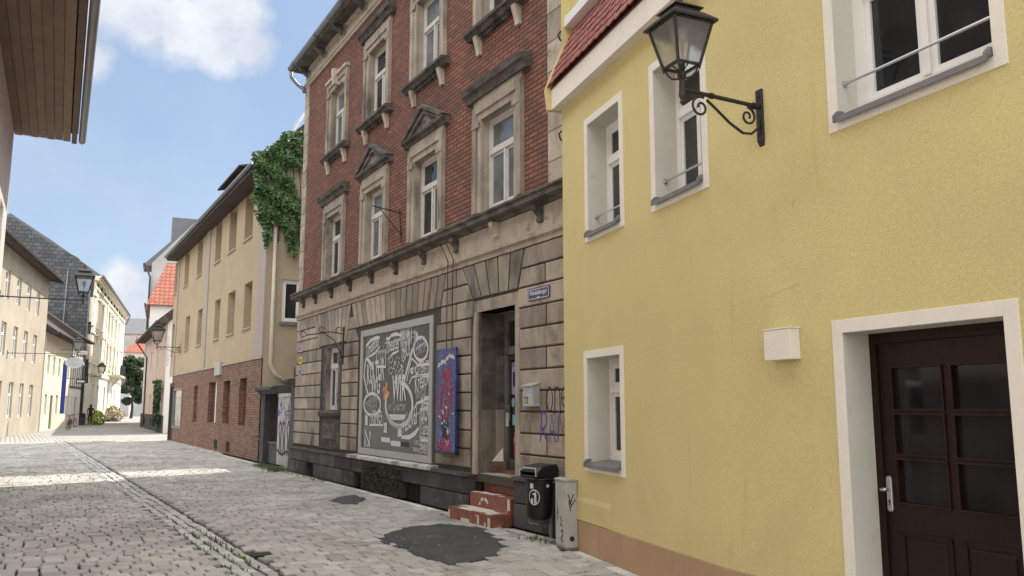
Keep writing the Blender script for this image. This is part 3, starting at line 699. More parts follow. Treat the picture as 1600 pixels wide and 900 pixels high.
# letter box
r_ = fx('letter_box', 'small grey metal letter box covered in stickers, on the sandstone wall', 'letter box', 11.83, -.03, 1.6)
s = MB(); s.prism([(0, 0), (-.11, 0), (-.11, .27), (0, .31)], -.13, .13); s.build('case', m_cab, r_, bevel=.004)
s = MB(); s.prism([(.0, .315), (-.13, .272), (-.13, .262), (0, .305)], -.145, .145); s.build('lid', m_cab, r_)
s = MB(); s.box(-.09, .02, -.113, -.1105, .02, .09, 0); s.box(-.08, .01, -.115, -.1132, .035, .12, 1); s.box(-.1, -.03, -.113, -.1105, .13, .2, 2); s.box(.02, .09, -.113, -.1105, .17, .22, 3); s.box(.02, .08, -.113, -.1105, .14, .155, 0)
s.slab([(-.035 + .03 * math.cos(i * .6), .075 + .035 * math.sin(i * .6)) for i in range(10)], -.117, -.1152, 4); s.build('stickers', [m_white_p, m_blackp, m_lilacp, m_cyanp, m_greenp], r_)
# graffiti
def graf(name, label, strokes, wd, m, u0, z0, sc):
    X, Y = RED.W(u0, -.034); s = MB()
    for k in strokes: s.stroke([(x * sc, z_ * sc) for x, z_ in k], wd, 0, 0)
    o = s.build(name, m); o.location = (X, Y, z0); o.rotation_euler = (0, 0, RED.rot); tag(o, label, 'graffiti'); return o
cx_ = lambda x, z_, r1, r2, a0, a1, n=10: [(x + r1 * math.cos(R(a0 + (a1 - a0) * i / n)), z_ + r2 * math.sin(R(a0 + (a1 - a0) * i / n))) for i in range(n + 1)]
graf('graffiti_tag', 'black spray-paint tag on the sandstone right of the letter box', [cx_(.1, .25, .09, .2, 80, 440), [(.24, 0), (.26, .25), (.25, .45)], cx_(.33, .3, .08, .14, 170, -10), [(.41, .3), (.42, 0)], cx_(.55, .28, .09, .16, 20, 340), [(.46, .25), (.64, .3)], [(.72, 0), (.72, .45)], cx_(.79, .33, .07, .1, 160, 0)], .022, m_blackp, 12.13, 1.50, .78)
graf('graffiti_tag', 'purple spray-paint tag on the sandstone below the letter box', [[(.05, 0), (.1, .45)], cx_(.12, .32, .12, .13, 130, -110), [(.1, .2), (.25, 0)], [(.3, .0), (.38, .42), (.48, 0)], [(.33, .15), (.45, .15)], [(.55, 0), (.58, .42), (.67, .15), (.76, .42), (.82, 0)]], .03, m_purple, 11.93, 1.15, .85)
# mosaic panel on cables
r_ = fx('mosaic_panel', 'tall blue mosaic art panel with red swirls hanging on cables beside the doorway', 'art panel', 9.26, -.03, .90)
s = MB(); s.box(-.36, .36, -.10, -.065, 0, 1.62); s.box(-.35, .35, -.105, -.03, -.045, .0, 1); s.build('board', [mat('blue_mosaic_tile', (1, 1, 1), .25, .2, 5, [((.09, .14, .36), .60, .66, 9, None, .6)], 0, 60, 0, 60, .002, brick=dict(w=.07, h=.06, m=.004, c1=(.014, .035, .25), c2=(.010, .016, .11), mc=(.05, .07, .16))), m_iron], r_)
s = MB()
def shards(path, wdt, m, n):
    for i in range(n):
        k = rnd.random() * (len(path) - 1); j = int(k); f = k - j
        x = path[j][0] * (1 - f) + path[j + 1][0] * f + rnd.gauss(0, wdt); z_ = path[j][1] * (1 - f) + path[j + 1][1] * f + rnd.gauss(0, wdt); r0 = rnd.uniform(.012, .028); a0 = rnd.random() * 6
        if abs(x) > .33: continue
        s.slab([(x + r0 * math.cos(a0 + a), z_ + r0 * math.sin(a0 + a)) for a in (0, 1.3, 2.9, 4.4)], -.104 - rnd.random() * .002, -.10, m)
shards([(-.15, 1.25), (-.02, 1.1), (.0, .9), (-.05, .65)], .022, 0, 70); shards([(.05, 1.32), (.15, 1.15), (.16, .9), (.08, .6), (.04, .5)], .03, 0, 110); shards([(-.1, 1.0), (-.22, .85), (-.2, .65), (-.1, .5)], .02, 0, 50)
shards([(-.25, .12), (.1, .05), (.05, .25)], .05, 0, 80); shards([(.03, .45), (-.02, .3), (.1, .2)], .045, 2, 90); shards([(.02, .45), (.1, .1)], .05, 1, 18); shards([(-.32, 1.34), (-.1, 1.42), (.0, 1.40)], .012, 1, 26); shards([(.02, 1.44), (.15, 1.50), (.3, 1.46)], .01, 1, 30); shards([(-.25, .2), (.25, 1.3)], .15, 1, 16)
s.build('mosaic_motif', [m_redp, m_white_p, m_blackp], r_)
for sg in (-.07, .13):
    s = MB(); s.tube([(sg, -.06, 1.62), (sg, -.06, 2.6), (sg + .02, -.06, 3.05), (sg + .14, -.26, 3.30)], .008, 6); s.build('cable', m_iron, r_)
# wrought iron sign bracket by the ground window
r_ = fx('sign_bracket', 'empty wrought iron sign bracket with scrolls beside the small ground floor window', 'wall bracket', 3.82, -.03, 2.5)
def scroll(c, r0, turns, a0, y, sgn=1, n=20):
    return [(c[0] + r0 * (1 - .75 * i / n) * math.cos(a0 + sgn * turns * 6.283 * i / n), y, c[1] + r0 * (1 - .75 * i / n) * math.sin(a0 + sgn * turns * 6.283 * i / n)) for i in range(n + 1)]
s = MB(); s.box(-.02, .02, -.03, 0, 0, .82); s.build('wall_plate', m_iron, r_)
s = MB()
def outp(pts): return [(0 + p[1], -p[0], p[2]) for p in pts]
s.tube([(0, -.02, .66), (0, -.3, .70), (0, -.85, .60)], .012, 6)
s.tube([(0, -.02, .12), (0, -.10, .3), (0, -.22, .52), (0, -.45, .66)], .011, 6)
s.tube([(0, -.08 + .07 * math.cos(a * .5), .08 + .07 * math.sin(a * .5)) for a in range(11)], .009, 6)
s.tube([(0, -.12 + .07 * math.cos(a * .5), .74 + .07 * math.sin(a * .5)) for a in range(11)], .009, 6)
s.tube([(0, -.9 + .06 * math.cos(a * .5), .62 + .06 * math.sin(a * .5)) for a in range(12)], .009, 6)
s.tube([(0, -.5 + .06 * math.cos(a * .5), .74 + .06 * math.sin(a * .5)) for a in range(12)], .009, 6)
s.build('scroll_arm', m_iron, r_)
r_ = fx('flag_bracket', 'thin iron wall bracket between the two pedimented windows on the brick wall', 'wall bracket', 6.95, 0, 5.0)
s = MB(); s.tube([(0, 0, -.35), (0, -.05, .3)], .012, 6); s.tube([(0, 0, .22), (0, -.6, .30)], .012, 6); s.tube([(0, 0, -.2), (0, -.45, .27)], .008, 6); s.build('arm', m_iron, r_)
# small hooks near the right corner
for k, (u_, z_) in enumerate(((12.75, 6.3), (12.75, 4.95))):
    s = MB(); s.tube([(0, .0, 0), (0, -.1, .0), (0, -.16, .04), (0, -.18, .1), (0, -.14, .15)], .012, 6); o = s.build('iron_hook', m_iron); X, Y = RED.W(u_, -.03); o.location = (X, Y, z_); o.rotation_euler = (0, 0, RED.rot)
    tag(o, ['iron hook on the corner stones high beside the tiled roof', 'iron hook on the corner stones just below the white eaves board'][k], 'hook')
# enamel number plates at left corner
for k, (z_, m_, lb) in enumerate(((3.05, m_lilacp, 'faded pink house number plate at the left corner of the sandstone wall'), (2.75, m_yelp, 'small yellow sticker plate at the left corner of the sandstone wall'), (2.45, m_lilacp, 'grey lilac notice plate below the yellow one'))):
    s = MB(); s.box(-.12, .12, -.01, 0, -.09, .09, 0); s.box(-.06 if k else -.1, .06 if k else .0, -.012, -.0101, -.05, .05, 1); o = s.build('notice_plate', [m_, m_blackp if k else m_pinkp]); X, Y = RED.W(.45, -.034); o.location = (X, Y, z_); o.rotation_euler = (0, 0, RED.rot); tag(o, lb, 'plate')

# ------------------------------------------------------------------ YELLOW HOUSE
yh = root('plastered_house', 'yellow plastered house with white-trimmed windows and dark brown door at the right', 'building', YL)
XR = YL.M().inverted() @ YR.M()          # right-hand facet, the wall bends here
KU = 3.3
W1 = (.77, 1.60, 3.52, 4.82); W2 = (2.37, 3.22, 3.52, 4.84); W0 = (.68, 1.52, .97, 2.13)
YT = 5.27
w = MB(); wall(w, 0, KU, .34, YT, 0, [W1, W2, W0], .30, 0, 1); 
w.prism([(.0, .345), (-.010, .345), (-.010, .55), (.0, .60)], .0, 1.25, 0)
w.face([(0, 7, .0), (0, 0, .0), (0, 0, 8.5), (0, 7, 8.5)], 0)
w.build('front_wall', [m_yel, m_reveal], yh)
WR = (1.46, 2.62, 3.56, 5.0); DR = (1.39, 2.55, 0, 2.09)
w = MB(); wall(w, 0, 5, .34, YT, 0, [WR, (1.39, 2.55, .34, 2.09)], .27, 0, 1)
w.face([(5, 0, 0), (5, 7, 0), (5, 7, 8), (5, 0, 8)], 0)
w.build('front_wall', [m_yel, m_reveal], yh, XR)
w = MB(); w.face([(1.39, 0, 0), (1.39, .27, 0), (1.39, .27, .34), (1.39, 0, .34)], 0); w.face([(2.55, .27, 0), (2.55, 0, 0), (2.55, 0, .34), (2.55, .27, .34)], 0); w.build('door_jamb', m_reveal, yh, XR)
w = MB(); w.prism([(.1, 0), (-.004, 0), (-.004, .33), (.0, .34), (.1, .34)], 0, KU - .001); w.build('base_course', m_tan, yh)
w = MB(); w.prism([(.1, 0), (-.004, 0), (-.004, .33), (.0, .34), (.1, .34)], .0, 1.29); w.prism([(.1, 0), (-.004, 0), (-.004, .33), (.0, .34), (.1, .34)], 2.65, 5); w.build('base_course', m_tan, yh, XR)
def trim(ops, parent, xf=None, tw=.085, bt=.075, name='window_trim', bottom=True):
    for a, b, c, d in ops:
        s = MB(); s.box(a - tw, a, -.009, .004, c - (bt if bottom else 0), d + tw); s.box(b, b + tw, -.009, .004, c - (bt if bottom else 0), d + tw); s.box(a, b, -.009, .004, d, d + tw)
        if bottom: s.box(a, b, -.009, .004, c - bt, c)
        s.build(name, m_trim, parent, xf, bevel=.003)
trim([W1, W2, W0], yh); trim([WR], yh, XR); trim([(1.39, 2.55, 0, 2.09)], yh, XR, .09, name='door_trim', bottom=False)
def sill(a, b, c, dep, xf=None):
    s = MB(); s.prism([(dep, c + .045), (-.055, c + .008), (-.055, c - .03), (-.047, c - .03), (-.047, c + .0), (dep, c + .03)], a + .004, b - .004)
    for x in (a + .004, b - .022): s.prism([(.03, c + .04), (-.062, c - .03), (-.062, c + .02), (-.03, c + .055), (.03, c + .06)], x, x + .018)
    s.build('window_sill', m_metal, yh, xf)
for (a, b, c, d) in (W1, W2, W0): sill(a, b, c, .26)
sill(WR[0], WR[1], WR[2], .2, XR)
for (a, b, c, d), xf in ((W1, None), (W2, None), (WR, XR)):
    s = MB(); zz = c + (.22 if xf is None else .27); yr = .10 if xf is None else .07
    s.tube([(a, yr, zz), (b, yr, zz)], .011, 8)
    for x in (a, b - .012): s.lathe([(.026, 0), (.026, .012)], (0, 0, 0), 10) if False else s.tube([(x, yr, zz), (x + .012, yr, zz)], .024, 10)
    s.build('guard_rail', m_steel, yh, xf, smooth=False)
window(yh, W1[0], W1[1], W1[2] + .04, W1[3], .24, m_pvc, m_glass, 'T', .07, .34)
window(yh, W2[0], W2[1], W2[2] + .04, W2[3], .24, m_pvc, m_glass, 'T', .07, .34)
window(yh, W0[0], W0[1], W0[2] + .04, W0[3], .27, m_pvc, m_glass, 'T', .07, .30)
window(yh, WR[0], WR[1], WR[2] + .04, WR[3], .19, m_pvc, m_glass, 'T', .10, .36, xf=XR, thick=.07)
# dark brown door with glazed squares
d0, d1, dz = 1.39, 2.55, 2.09; y = .25
s = MB()
s.box(d0, d0 + .055, y - .02, y + .06, 0, dz); s.box(d1 - .055, d1, y - .02, y + .06, 0, dz); s.box(d0 + .055, d1 - .055, y - .02, y + .06, dz - .07, dz)
lx0, lx1 = d0 + .055, d1 - .055
xs = [(1.555, 1.925), (2.005, 2.375)]; zs = [(1.54 + .04, 1.85), (1.27 + .03, 1.55), (.98, 1.27)]
ops = [(a, b, c, e) for a, b in xs for c, e in ((1.585, 1.85), (1.295, 1.545), (.985, 1.255))]
wall(s, lx0, lx1, .02, dz - .07, y, ops, .03, 0, 0)
for a, b, c, e in ops:
    for (p, q_, r0, t0) in ((a, b, c - .012, c), (a, b, e, e + .012), (a - .012, a, c - .012, e + .012), (b, b + .012, c - .012, e + .012)): s.box(p, q_, y - .012, y, r0, t0, t=1.3)
for (a, b) in xs:
    c, e = .22, .80
    s.box(a, b, y - .008, y, c, c + .02); s.box(a, b, y - .008, y, e - .02, e); s.box(a, a + .02, y - .008, y, c, e); s.box(b - .02, b, y - .008, y, c, e)
    s.cbox(a + .04, b - .04, y - .01, y, c + .04, e - .04, .008)
do = s.build('front_door', m_door, yh, XR)
g = MB(); g.box(lx0 + .06, lx1 - .06, y + .02, y + .028, .95, 1.9); g.build('door_pane', m_gdoor, do, XR)
s = MB(); hx = 1.475
s.slab([(hx - .022 + .0, .93), (hx - .012, .915), (hx + .012, .915), (hx + .022, .93), (hx + .022, 1.13), (hx + .012, 1.145), (hx - .012, 1.145), (hx - .022, 1.13)], y - .012, y, ch=.004)
s.tube([(hx, y - .01, 1.06), (hx, y - .05, 1.06)], .012, 10); s.lathe([(.008, -.012), (.024, -.008), (.028, .0), (.024, .008), (.008, .012)], (hx + .006, y - .06, 1.06), 14)
s.build('door_knob', m_steel, do, XR, smooth=False)
s = MB(); s.slab([(hx - .004, .955), (hx + .004, .955), (hx + .005, .975), (hx + .009, .985), (hx, .995), (hx - .009, .985), (hx - .005, .975)], y - .0135, y - .0125); s.build('keyhole', m_black, do, XR)
s = MB(); s.box(1.3, 2.64, -.12, .3, 0, .02); s.build('threshold', m_sandlt, yh, XR)
s = MB()
for pts_, wd in (([YR.P(1185, 470), YR.P(1196, 462), YR.P(1204, 464), YR.P(1222, 452), YR.P(1236, 449), YR.P(1250, 442)], .0016), ([YR.P(1236, 449), YR.P(1243, 455), YR.P(1252, 457)], .0012)):
    s.stroke(pts_, wd, -.0035, 0, 0)
s.build('hairline_crack', m_tan, yh, XR)
# white wall box
s = MB(); s.box(.71, .985, -.095, .0, 1.935, 2.155); s.box(.70, .995, -.10, .0, 2.1555, 2.165); s.build('vent_box', m_trim, yh, XR, bevel=.006)
# eaves board
w = MB(); w.box(-.03, KU + .02, -.13, .05, YT, YT + .27); w.build('eaves_board', m_trim, yh)
w = MB(); w.box(-.0, 5, -.13, .05, YT, YT + .27); w.build('eaves_board', m_trim, yh, XR)
# beaver-tail tiles on the steep roof
def tiles(x0, x1, xf):
    w = MB(); ya, za, yb_, zb = -.17, 5.55, .17, 6.36; rows = 6
    Ln = math.hypot(yb_ - ya, zb - za); ty, tz = (yb_ - ya) / Ln, (zb - za) / Ln; ny, nz = -tz, ty
    tw = .165
    for r0 in range(rows):
        s0 = r0 * .14; off = 0 if r0 % 2 else tw / 2; x = x0 - off
        while x < x1:
            lift = .022; pts = []
            for k in range(7):
                a = math.pi * (1 + k / 6); pts.append((x + tw / 2 + (tw / 2 - .004) * math.cos(a), .07 + .07 * math.sin(a)))
            pts += [(x + tw - .004, .25), (x + .004, .25)]
            jt = rnd.uniform(-.003, .003); tn = rt(.8, 1.15); n = len(pts); b = len(w.v)
            for lay in (0, 1):
                for (px_, s_) in pts:
                    l = (lift if lay == 0 else lift - .012) * (1 - s_ / .27) + .004 * (1 - lay) + jt
                    px_ = max(x0, min(x1, px_))
                    w.v.append((px_, ya + ty * (s0 + s_) + ny * l, za + tz * (s0 + s_) + nz * l))
            w.f.append(tuple(b + i for i in range(n))); w.m.append(0); w.t.append(tn)
            for i in range(n):
                j = (i + 1) % n; w.f.append((b + i, b + n + i, b + n + j, b + j)); w.m.append(0); w.t.append(tn * .6)
            x += tw
    w.prism([(ya + .03, za - .02), (yb_ + .02, zb), (yb_ + .1, zb), (.05, za - .02)], x0 + .002, x1 - .002, t=.4)
    return w.build('tiled_roof', m_tile, yh, xf)
tiles(-.03, KU + .02, None); tiles(.0, 5, XR)
w = MB(); w.prism([(-.17, YT), (-.20, 5.54), (.15, 6.42), (.15, 8.4), (.3, 8.4), (.3, YT)], -.10, -.032); w.build('verge_parapet', m_yel, yh)
w = MB(); w.box(-.03, KU, .04, .3, 6.375, 6.50); w.build('dormer_sill', m_pvc, yh); w = MB(); w.box(-.03, KU, .14, .5, 6.50, 8.4); w.build('attic_wall', m_yel, yh)
w = MB(); w.box(.0, 5, .14, .5, 6.40, 8.4); w.build('attic_wall', m_yel, yh, XR)
w = MB(); w.prism([(.0, 8.4), (3.5, 10.5), (7, 8.4)], 0, 7); w.build('roof', m_droof, yh)

# ------------------------------------------------------------------ LEAVES
def leaf_cloud(mb, pts, size, t0=.6, t1=1.5, up=.3):
    for (x, y, z, nx, ny, nz) in pts:
        n = Vector((nx + rnd.gauss(0, .5), ny + rnd.gauss(0, .5), nz + rnd.gauss(0, .4) + up)).normalized()
        a = n.orthogonal().normalized(); a.rotate(Matrix.Rotation(rnd.random() * 6.28, 3, n)); b = n.cross(a)
        s = size * rnd.uniform(.6, 1.35); p = Vector((x, y, z))
        mb.face([p - a * s, p - b * s * .55 + n * s * .12, p + a * s * 1.1 - n * s * .15, p + b * s * .55 + n * s * .12], 0, rnd.uniform(t0, t1))
def plant(name, label, cat, loc, rad, h, n, size, m, group=None, shape='ball'):
    s = MB(); pts = []
    for i in range(n):
        a = rnd.random() * 6.28; zz = rnd.random(); rr = rad * math.sqrt(rnd.random()) * (math.sin(math.pi * (.15 + .8 * zz)) if shape == 'ball' else 1)
        pts.append((rr * math.cos(a), rr * math.sin(a), h * zz, math.cos(a), math.sin(a), .3))
    leaf_cloud(s, pts, size)
    o = s.build(name, m); o.location = loc; tag(o, label, cat, group); return o

# ------------------------------------------------------------------ OCHRE HOUSE WITH CLINKER BASE
bh = root('corner_house', 'ochre plastered house with brown clinker ground floor and ivy-covered gable', 'building', BH)
BL = 17.74; ZE = 9.0; ZB = 3.03
def uw(pxa, pxb, py): return (BH.P(pxa, py)[0], BH.P(pxb, py)[0])
top = [uw(274.5, 279.5, 420), uw(289.5, 296, 410), uw(309, 316.5, 400), uw(337.5, 346.5, 370), uw(358.8, 370, 355), uw(383.4, 396, 335)]
mid = [uw(274.5, 279.5, 520), uw(289.5, 296, 515), uw(308, 315, 515), uw(335, 343, 500), uw(355.5, 366.5, 490), uw(381, 393, 480)]
mid[0] = top[0]
opsu = [(a, b, 7.15, 8.72) for a, b in top] + [(a, b, 4.12, 5.62) for a, b in mid]
w = MB(); wall(w, 0, BL, ZB, ZE, 0, opsu, .34, 0, 0); w.build('upper_wall', m_ochre, bh)
for a, b, c, d in opsu:
    window(bh, a, b, c, d, .28, m_wwood, m_gcurt if rnd.random() < .5 else m_glass, 'H' if b - a < 1.2 else 'T', .06, .3)
    s = MB(); s.box(a - .04, b + .04, -.05, .04, c - .06, c); s.build('window_sill', m_sandlt, bh)
w = MB()
bo = [uw(303.5, 309, 630) + (.97, 2.45), uw(326.5, 339, 630) + (1.0, 2.5), uw(349.5, 360, 630) + (1.0, 2.48), uw(374.5, 386, 630) + (1.0, 2.5), (.75, 3.3, .60, 2.42), (-.0 + .05, .62, .05, 2.5)]
wall(w, 0, BL, 0, ZB, -.03, bo, .28, 0, 0); w.build('clinker_base', m_bbrick, bh)
s = MB(); s.box(-.05, BL, -.06, .02, ZB, ZB + .06); s.build('ledge', m_sandlt, bh)
for i, (a, b, c, d) in enumerate(bo[:4]):
    if i == 1: window(bh, a + (b - a) * .5, b, c, d, .08, m_pvc, m_glass, 'S', .07); 
    s = MB()
    if i != 1:
        for k in range(8): s.box(a, b, .13, .17, c + (d - c) * k / 8 + .01, c + (d - c) * (k + 1) / 8 - .01, t=rt())
    else: s.box(a, a + (b - a) * .5, .13, .17, c, d)
    s.build('shutter_panel', mat('red_brown_shutter', (.10, .022, .015), .6, .3, 4), bh)
s = MB(); a, b, c, d = bo[4]
for (x0, x1, z0, z1) in ((a, a + .1, c, d), (b - .1, b, c, d), (a + .1, b - .1, d - .1, d), (a + .1, b - .1, c, c + .12)): s.box(x0, x1, -.06, .05, z0, z1)
o = s.build('shop_window', m_metal, bh); g = MB(); g.box(a + .08, b - .08, .0, .012, c + .1, d - .08); g.build('pane', m_gcurt, o)
s = MB(); a, b, c, d = bo[5]; s.box(a, b, .1, .15, c, d); s.build('side_door', m_dwood, bh)
s = MB(); s.box(-.12, .06, -.10, .05, 0, 2.7); s.box(.6, .74, -.07, .05, 0, 2.7); s.box(.06, .6, -.07, .05, 2.5, 2.7); s.build('door_post', m_dwood, bh)
for (u0, u1, z0, z1) in ((7.55, 8.25, ZB + .07, ZE), (16.75, BL + .02, ZB + .07, ZE), (-.05, .3, ZB + .07, ZE)):
    s = MB(); s.box(u0, u1, -.05, .0, z0, z1); s.build('pilaster', m_lilac, bh)
s = MB(); s.box(10.9, 11.9, -.12, -.03, 2.72, 3.18); s.build('lamp_box', m_cab, bh)
for k in (11.1, 13.2):
    s = MB(); s.box(k, k + .5, -.045, -.029, .1, .42); s.build('cellar_vent', m_black, bh)
GI = BH.M().inverted() @ GB.M()
GWd = 8.6
w = MB()
wo = (.50, 1.55, 4.15, 5.45)
wall(w, 0, GWd, ZB, ZE, 0, [wo], .18, 0, 0); wall(w, 0, GWd, 0, ZB, 0, [], .1, 0, 0)
w.face([(0, 0, ZE), (GWd, 0, ZE), (GWd / 2, 0, ZE + 4.5)], 0); w.build('gable_wall', m_ochre2, bh, GI)
w = MB(); w.face([(0, GWd, 0), (0, 0, 0), (0, 0, ZE), (0, GWd / 2, ZE + 4.5), (0, GWd, ZE)]); w.face([(BL, GWd, 0), (0, GWd, 0), (0, GWd, ZE), (BL, GWd, ZE)]); w.build('rear_wall', m_ochre2, bh)
window(bh, *wo, .06, m_pvc, m_glass, 'M', .08, xf=GI)
s = MB(); s.box(wo[0] - .06, wo[1] + .06, -.07, .05, wo[2] - .1, wo[2] - .0); s.build('window_sill', m_metal, bh, GI)
w = MB()
w.prism([(-.55, ZE - .28), (-.55, ZE + .08 - .1), (0, ZE + .5), (GWd / 2, ZE + 4.75), (GWd + .4, ZE), (GWd + .4, ZE - .15), (GWd / 2, ZE + 4.55), (.05, ZE + .02), (-.5, ZE - .28)], -.45, BL + .02); w.build('roof', m_droof, bh)
w = MB(); w.prism([(-.5, ZE - .30), (-.5, ZE - .24), (.02, ZE - .1), (.02, ZE - .30)], -.4, BL); w.build('boxed_eaves', mat('dark_red_brown_soffit', (.035, .018, .014), .7, .2, 2), bh)
w = MB(); w.tube([(-.45, -.60, ZE - .12), (BL + .05, -.60, ZE - .10)], .07, 8); w.build('gutter', m_metal, bh, smooth=True)
# dormer (shed)
w = MB(); w.prism([(.1, ZE + .2), (.1, ZE + .72), (3.2, ZE + 1.5), (3.2, ZE + .3)], 11.6, 14.4, t=.8); dm = w.build('dormer', m_dwood, bh)
w = MB(); w.prism([(-.35, ZE + .65), (-.35, ZE + .72), (3.5, ZE + 1.7), (3.5, ZE + 1.62)], 11.0, 14.7); w.build('dormer_roof', m_droof, dm)
w = MB(); w.prism([(1.0, ZE + 1.55), (.95, ZE + 1.62), (1.3, ZE + 2.3), (1.36, ZE + 2.26)], 15.6, 16.5); w.build('skylight_sash', mat('skylight_frame', (.45, .48, .52), .3, .1, 3, metal=.5), bh)
w = MB()
w.tube([(.20, -.10, 7.0), (.20, -.10, 2.85), (.34, -.10, 2.55), (.75, -.14, 2.28)], .055, 8); 
w.build('downpipe', m_pipe, bh, GI, smooth=True)
# ivy on the gable
iv = MB(); pts = []
outl = [(392, 245), (410, 240), (432, 225), (440, 213), (458, 207), (478, 212), (484, 262), (462, 268), (446, 258), (452, 280), (462, 312), (478, 330), (476, 400), (470, 392), (462, 372), (455, 362), (459, 388), (458, 404), (450, 396), (443, 362), (434, 352), (424, 350), (419, 352), (418, 375), (412, 392), (409, 366), (404, 345), (397, 325), (393, 308), (396, 290)]
def inpoly(x, y, P):
    c = False; j = len(P) - 1
    for i in range(len(P)):
        if (P[i][1] > y) != (P[j][1] > y) and x < (P[j][0] - P[i][0]) * (y - P[i][1]) / (P[j][1] - P[i][1]) + P[i][0]: c = not c
        j = i
    return c
og = [GB.P(*p) for p in outl]
xs_ = [p[0] for p in og]; zs_ = [p[1] for p in og]
tries = 0
while len(pts) < 7500 and tries < 90000:
    tries += 1
    x = rnd.uniform(min(xs_), max(xs_)); z = rnd.uniform(min(zs_), max(zs_))
    if not inpoly(x + rnd.gauss(0, .03), z + rnd.gauss(0, .04), og): continue
    if math.sin(x * 11.3 + z * 2.1) + math.sin(z * 8.7 - x * 5) + math.sin(x * 23 + z * 17) * .6 < rnd.gauss(-1.1, .5): continue
    dep = .06 + .18 * (math.sin(x * 7.1 + z * 3.7) * math.sin(z * 5.3 - x * 2.1) * .5 + .5) + rnd.random() * .12
    pts.append((x, -dep, z, 0, -1, .1))
leaf_cloud(iv, pts[::2], .052, .4, 1.5); leaf_cloud(iv, pts[1::2], .075, .5, 2.1)
io = iv.build('ivy', m_ivy); io.matrix_world = GB.M(); tag(io, 'dense green ivy hanging from the roof over the gable of the ochre house', 'ivy')
iv = MB()
for k in range(5):
    x = .1 + .2 * k; iv.tube([(x, -.05, 6.6), (x + .05, -.07, 8), (x - .05, -.06, 9.2)], .015, 5)
iv.build('stem', m_bark, io)
# passage gate between the houses, in the street line
GX = RED.M()
gt = root('gate_pillar', 'soot-black stone gate pillar with heavy cap at the ivy house corner', 'gate pillar', None, (*RED.W(-2.75, 0), 0), RED.rot)
s = MB(); s.box(-.98, -.55, .0, .4, 0, 1.95, t=1); s.box(-.55, .62, .16, .4, 0, .55, t=1.4); s.box(-.55, .62, .13, .4, .55, .60, t=1.8); s.box(-.6, .62, .32, .4, .6, 1.95, t=.5); s.build('pillar_shaft', m_basalt, gt)
s = MB(); s.prism([(.45, 1.95), (-.03, 1.95), (-.08, 2.02), (-.16, 2.06), (-.16, 2.13), (-.05, 2.17), (.45, 2.2)], -1.15, .72); s.build('pillar_cap', m_basalt, gt)
gt2 = root('courtyard_gate', 'pale boarded gate covered in coloured graffiti between the two houses', 'gate', None, (*RED.W(-1.28, .0), 0), RED.rot)
s = MB()
for k in range(6): s.box(-.84 + .28 * k, -.565 + .28 * k, .10, .14, .03, 1.92, t=rt(.9, 1.1))
s.box(-.84, .84, .08, .1, 1.86, 1.95); s.build('gate_boards', m_cab, gt2)
s = MB()
def gs(pts, wd, m, dy=0): s.stroke(pts, wd, .0965 - dy, .09, m)
for k in range(44):
    x = rnd.uniform(-.75, .75); z = 1.15 + rnd.random() * .7; m_i = rnd.choice((0, 1, 1, 2, 3)); a0 = rnd.random() * 6
    gs([(x + .09 * math.cos(a0 + t), z + .08 * math.sin(a0 + t)) for t in (0, .7, 1.4, 2.1, 2.8, 3.5)], rnd.uniform(.02, .045), m_i, rnd.random() * .002)
for x in (-.6, -.2, .25, .6):
    gs([(x, .3), (x + .05, .7), (x - .08, 1.0), (x + .05, 1.2), (x + .18, 1.1), (x + .15, .6), (x + .25, .3)], .08, 0)
gs([(-.8, .42), (-.3, .30), (.2, .42), (.8, .25)], .06, 0)
s.build('graffiti', [m_blackp, m_purple, m_redp, m_cyanp], gt2)
gt3 = root('gate_pillar', 'narrow dark stone gate pillar with moulded cap against the brick tenement corner', 'gate pillar', None, (*RED.W(-.28, 0), 0), RED.rot)
s = MB(); s.box(-.12, .25, -.02, .35, .0, 2.12, t=1.3); s.build('pillar_shaft', m_basalt, gt3)
s = MB(); s.prism([(.4, 2.1), (-.05, 2.12), (-.1, 2.18), (-.22, 2.22), (-.22, 2.28), (-.1, 2.31), (.4, 2.33)], -.45, .27); s.box(.0, .18, -.0, .2, 2.34, 2.6); s.build('pillar_cap', m_basalt, gt3)

# ------------------------------------------------------------------ PINK HOUSE
ch = root('pink_house', 'pink plastered house with white end strip, dark base and overhanging eaves', 'building', CH)
CL = 17.6; CE = 6.65
w = MB()
co = [(CH.P(a, y0)[0], CH.P(b, y0)[0], z0, z1) for a, b, y0, z0, z1 in ((235, 237.5, 570, 4.0, 5.5), (245, 248, 565, 4.0, 5.6), (256, 260, 550, 4.1, 5.9), (232.5, 235, 635, 1.15, 2.4), (240.5, 243.5, 635, 1.15, 2.5))]
wall(w, 3.2, CL, 1.0, CE, 0, co, .15, 0, 0); w.build('front_wall', m_pink, ch)
w = MB(); wall(w, -.6, 3.2, 1.0, CE, -.002, [(1.2, 2.0, 4.3, 5.5)], .1); w.build('front_wall', m_white, ch); w = MB(); w.face([(CL, 0, 0), (CL, 8, 0), (CL, 8, CE), (CL, 4, CE + 3.8), (CL, 0, CE)]); w.build('end_wall', m_white, ch); w = MB(); w.face([(-.6, 8, 0), (-.6, 0, 0), (-.6, 0, CE), (-.6, 8, CE)]); w.build('end_wall', m_white, ch)
w = MB(); w.box(-.6, CL + .01, -.04, .05, 0, 1.05); w.build('base_course', mat('dark_grey_base', (.07, .065, .065), .9, .2, 1), ch)
for o_ in co: window(ch, *o_, .08, m_pvc, m_gcurt, 'S' if o_[2] < 2 else 'T', .07)
s = MB(); s.box(4, 4.6, -.06, -.039, .35, .75); s.box(9.0, 9.5, -.06, -.039, .35, .8); s.build('cellar_vent', m_black, ch)
s = MB()
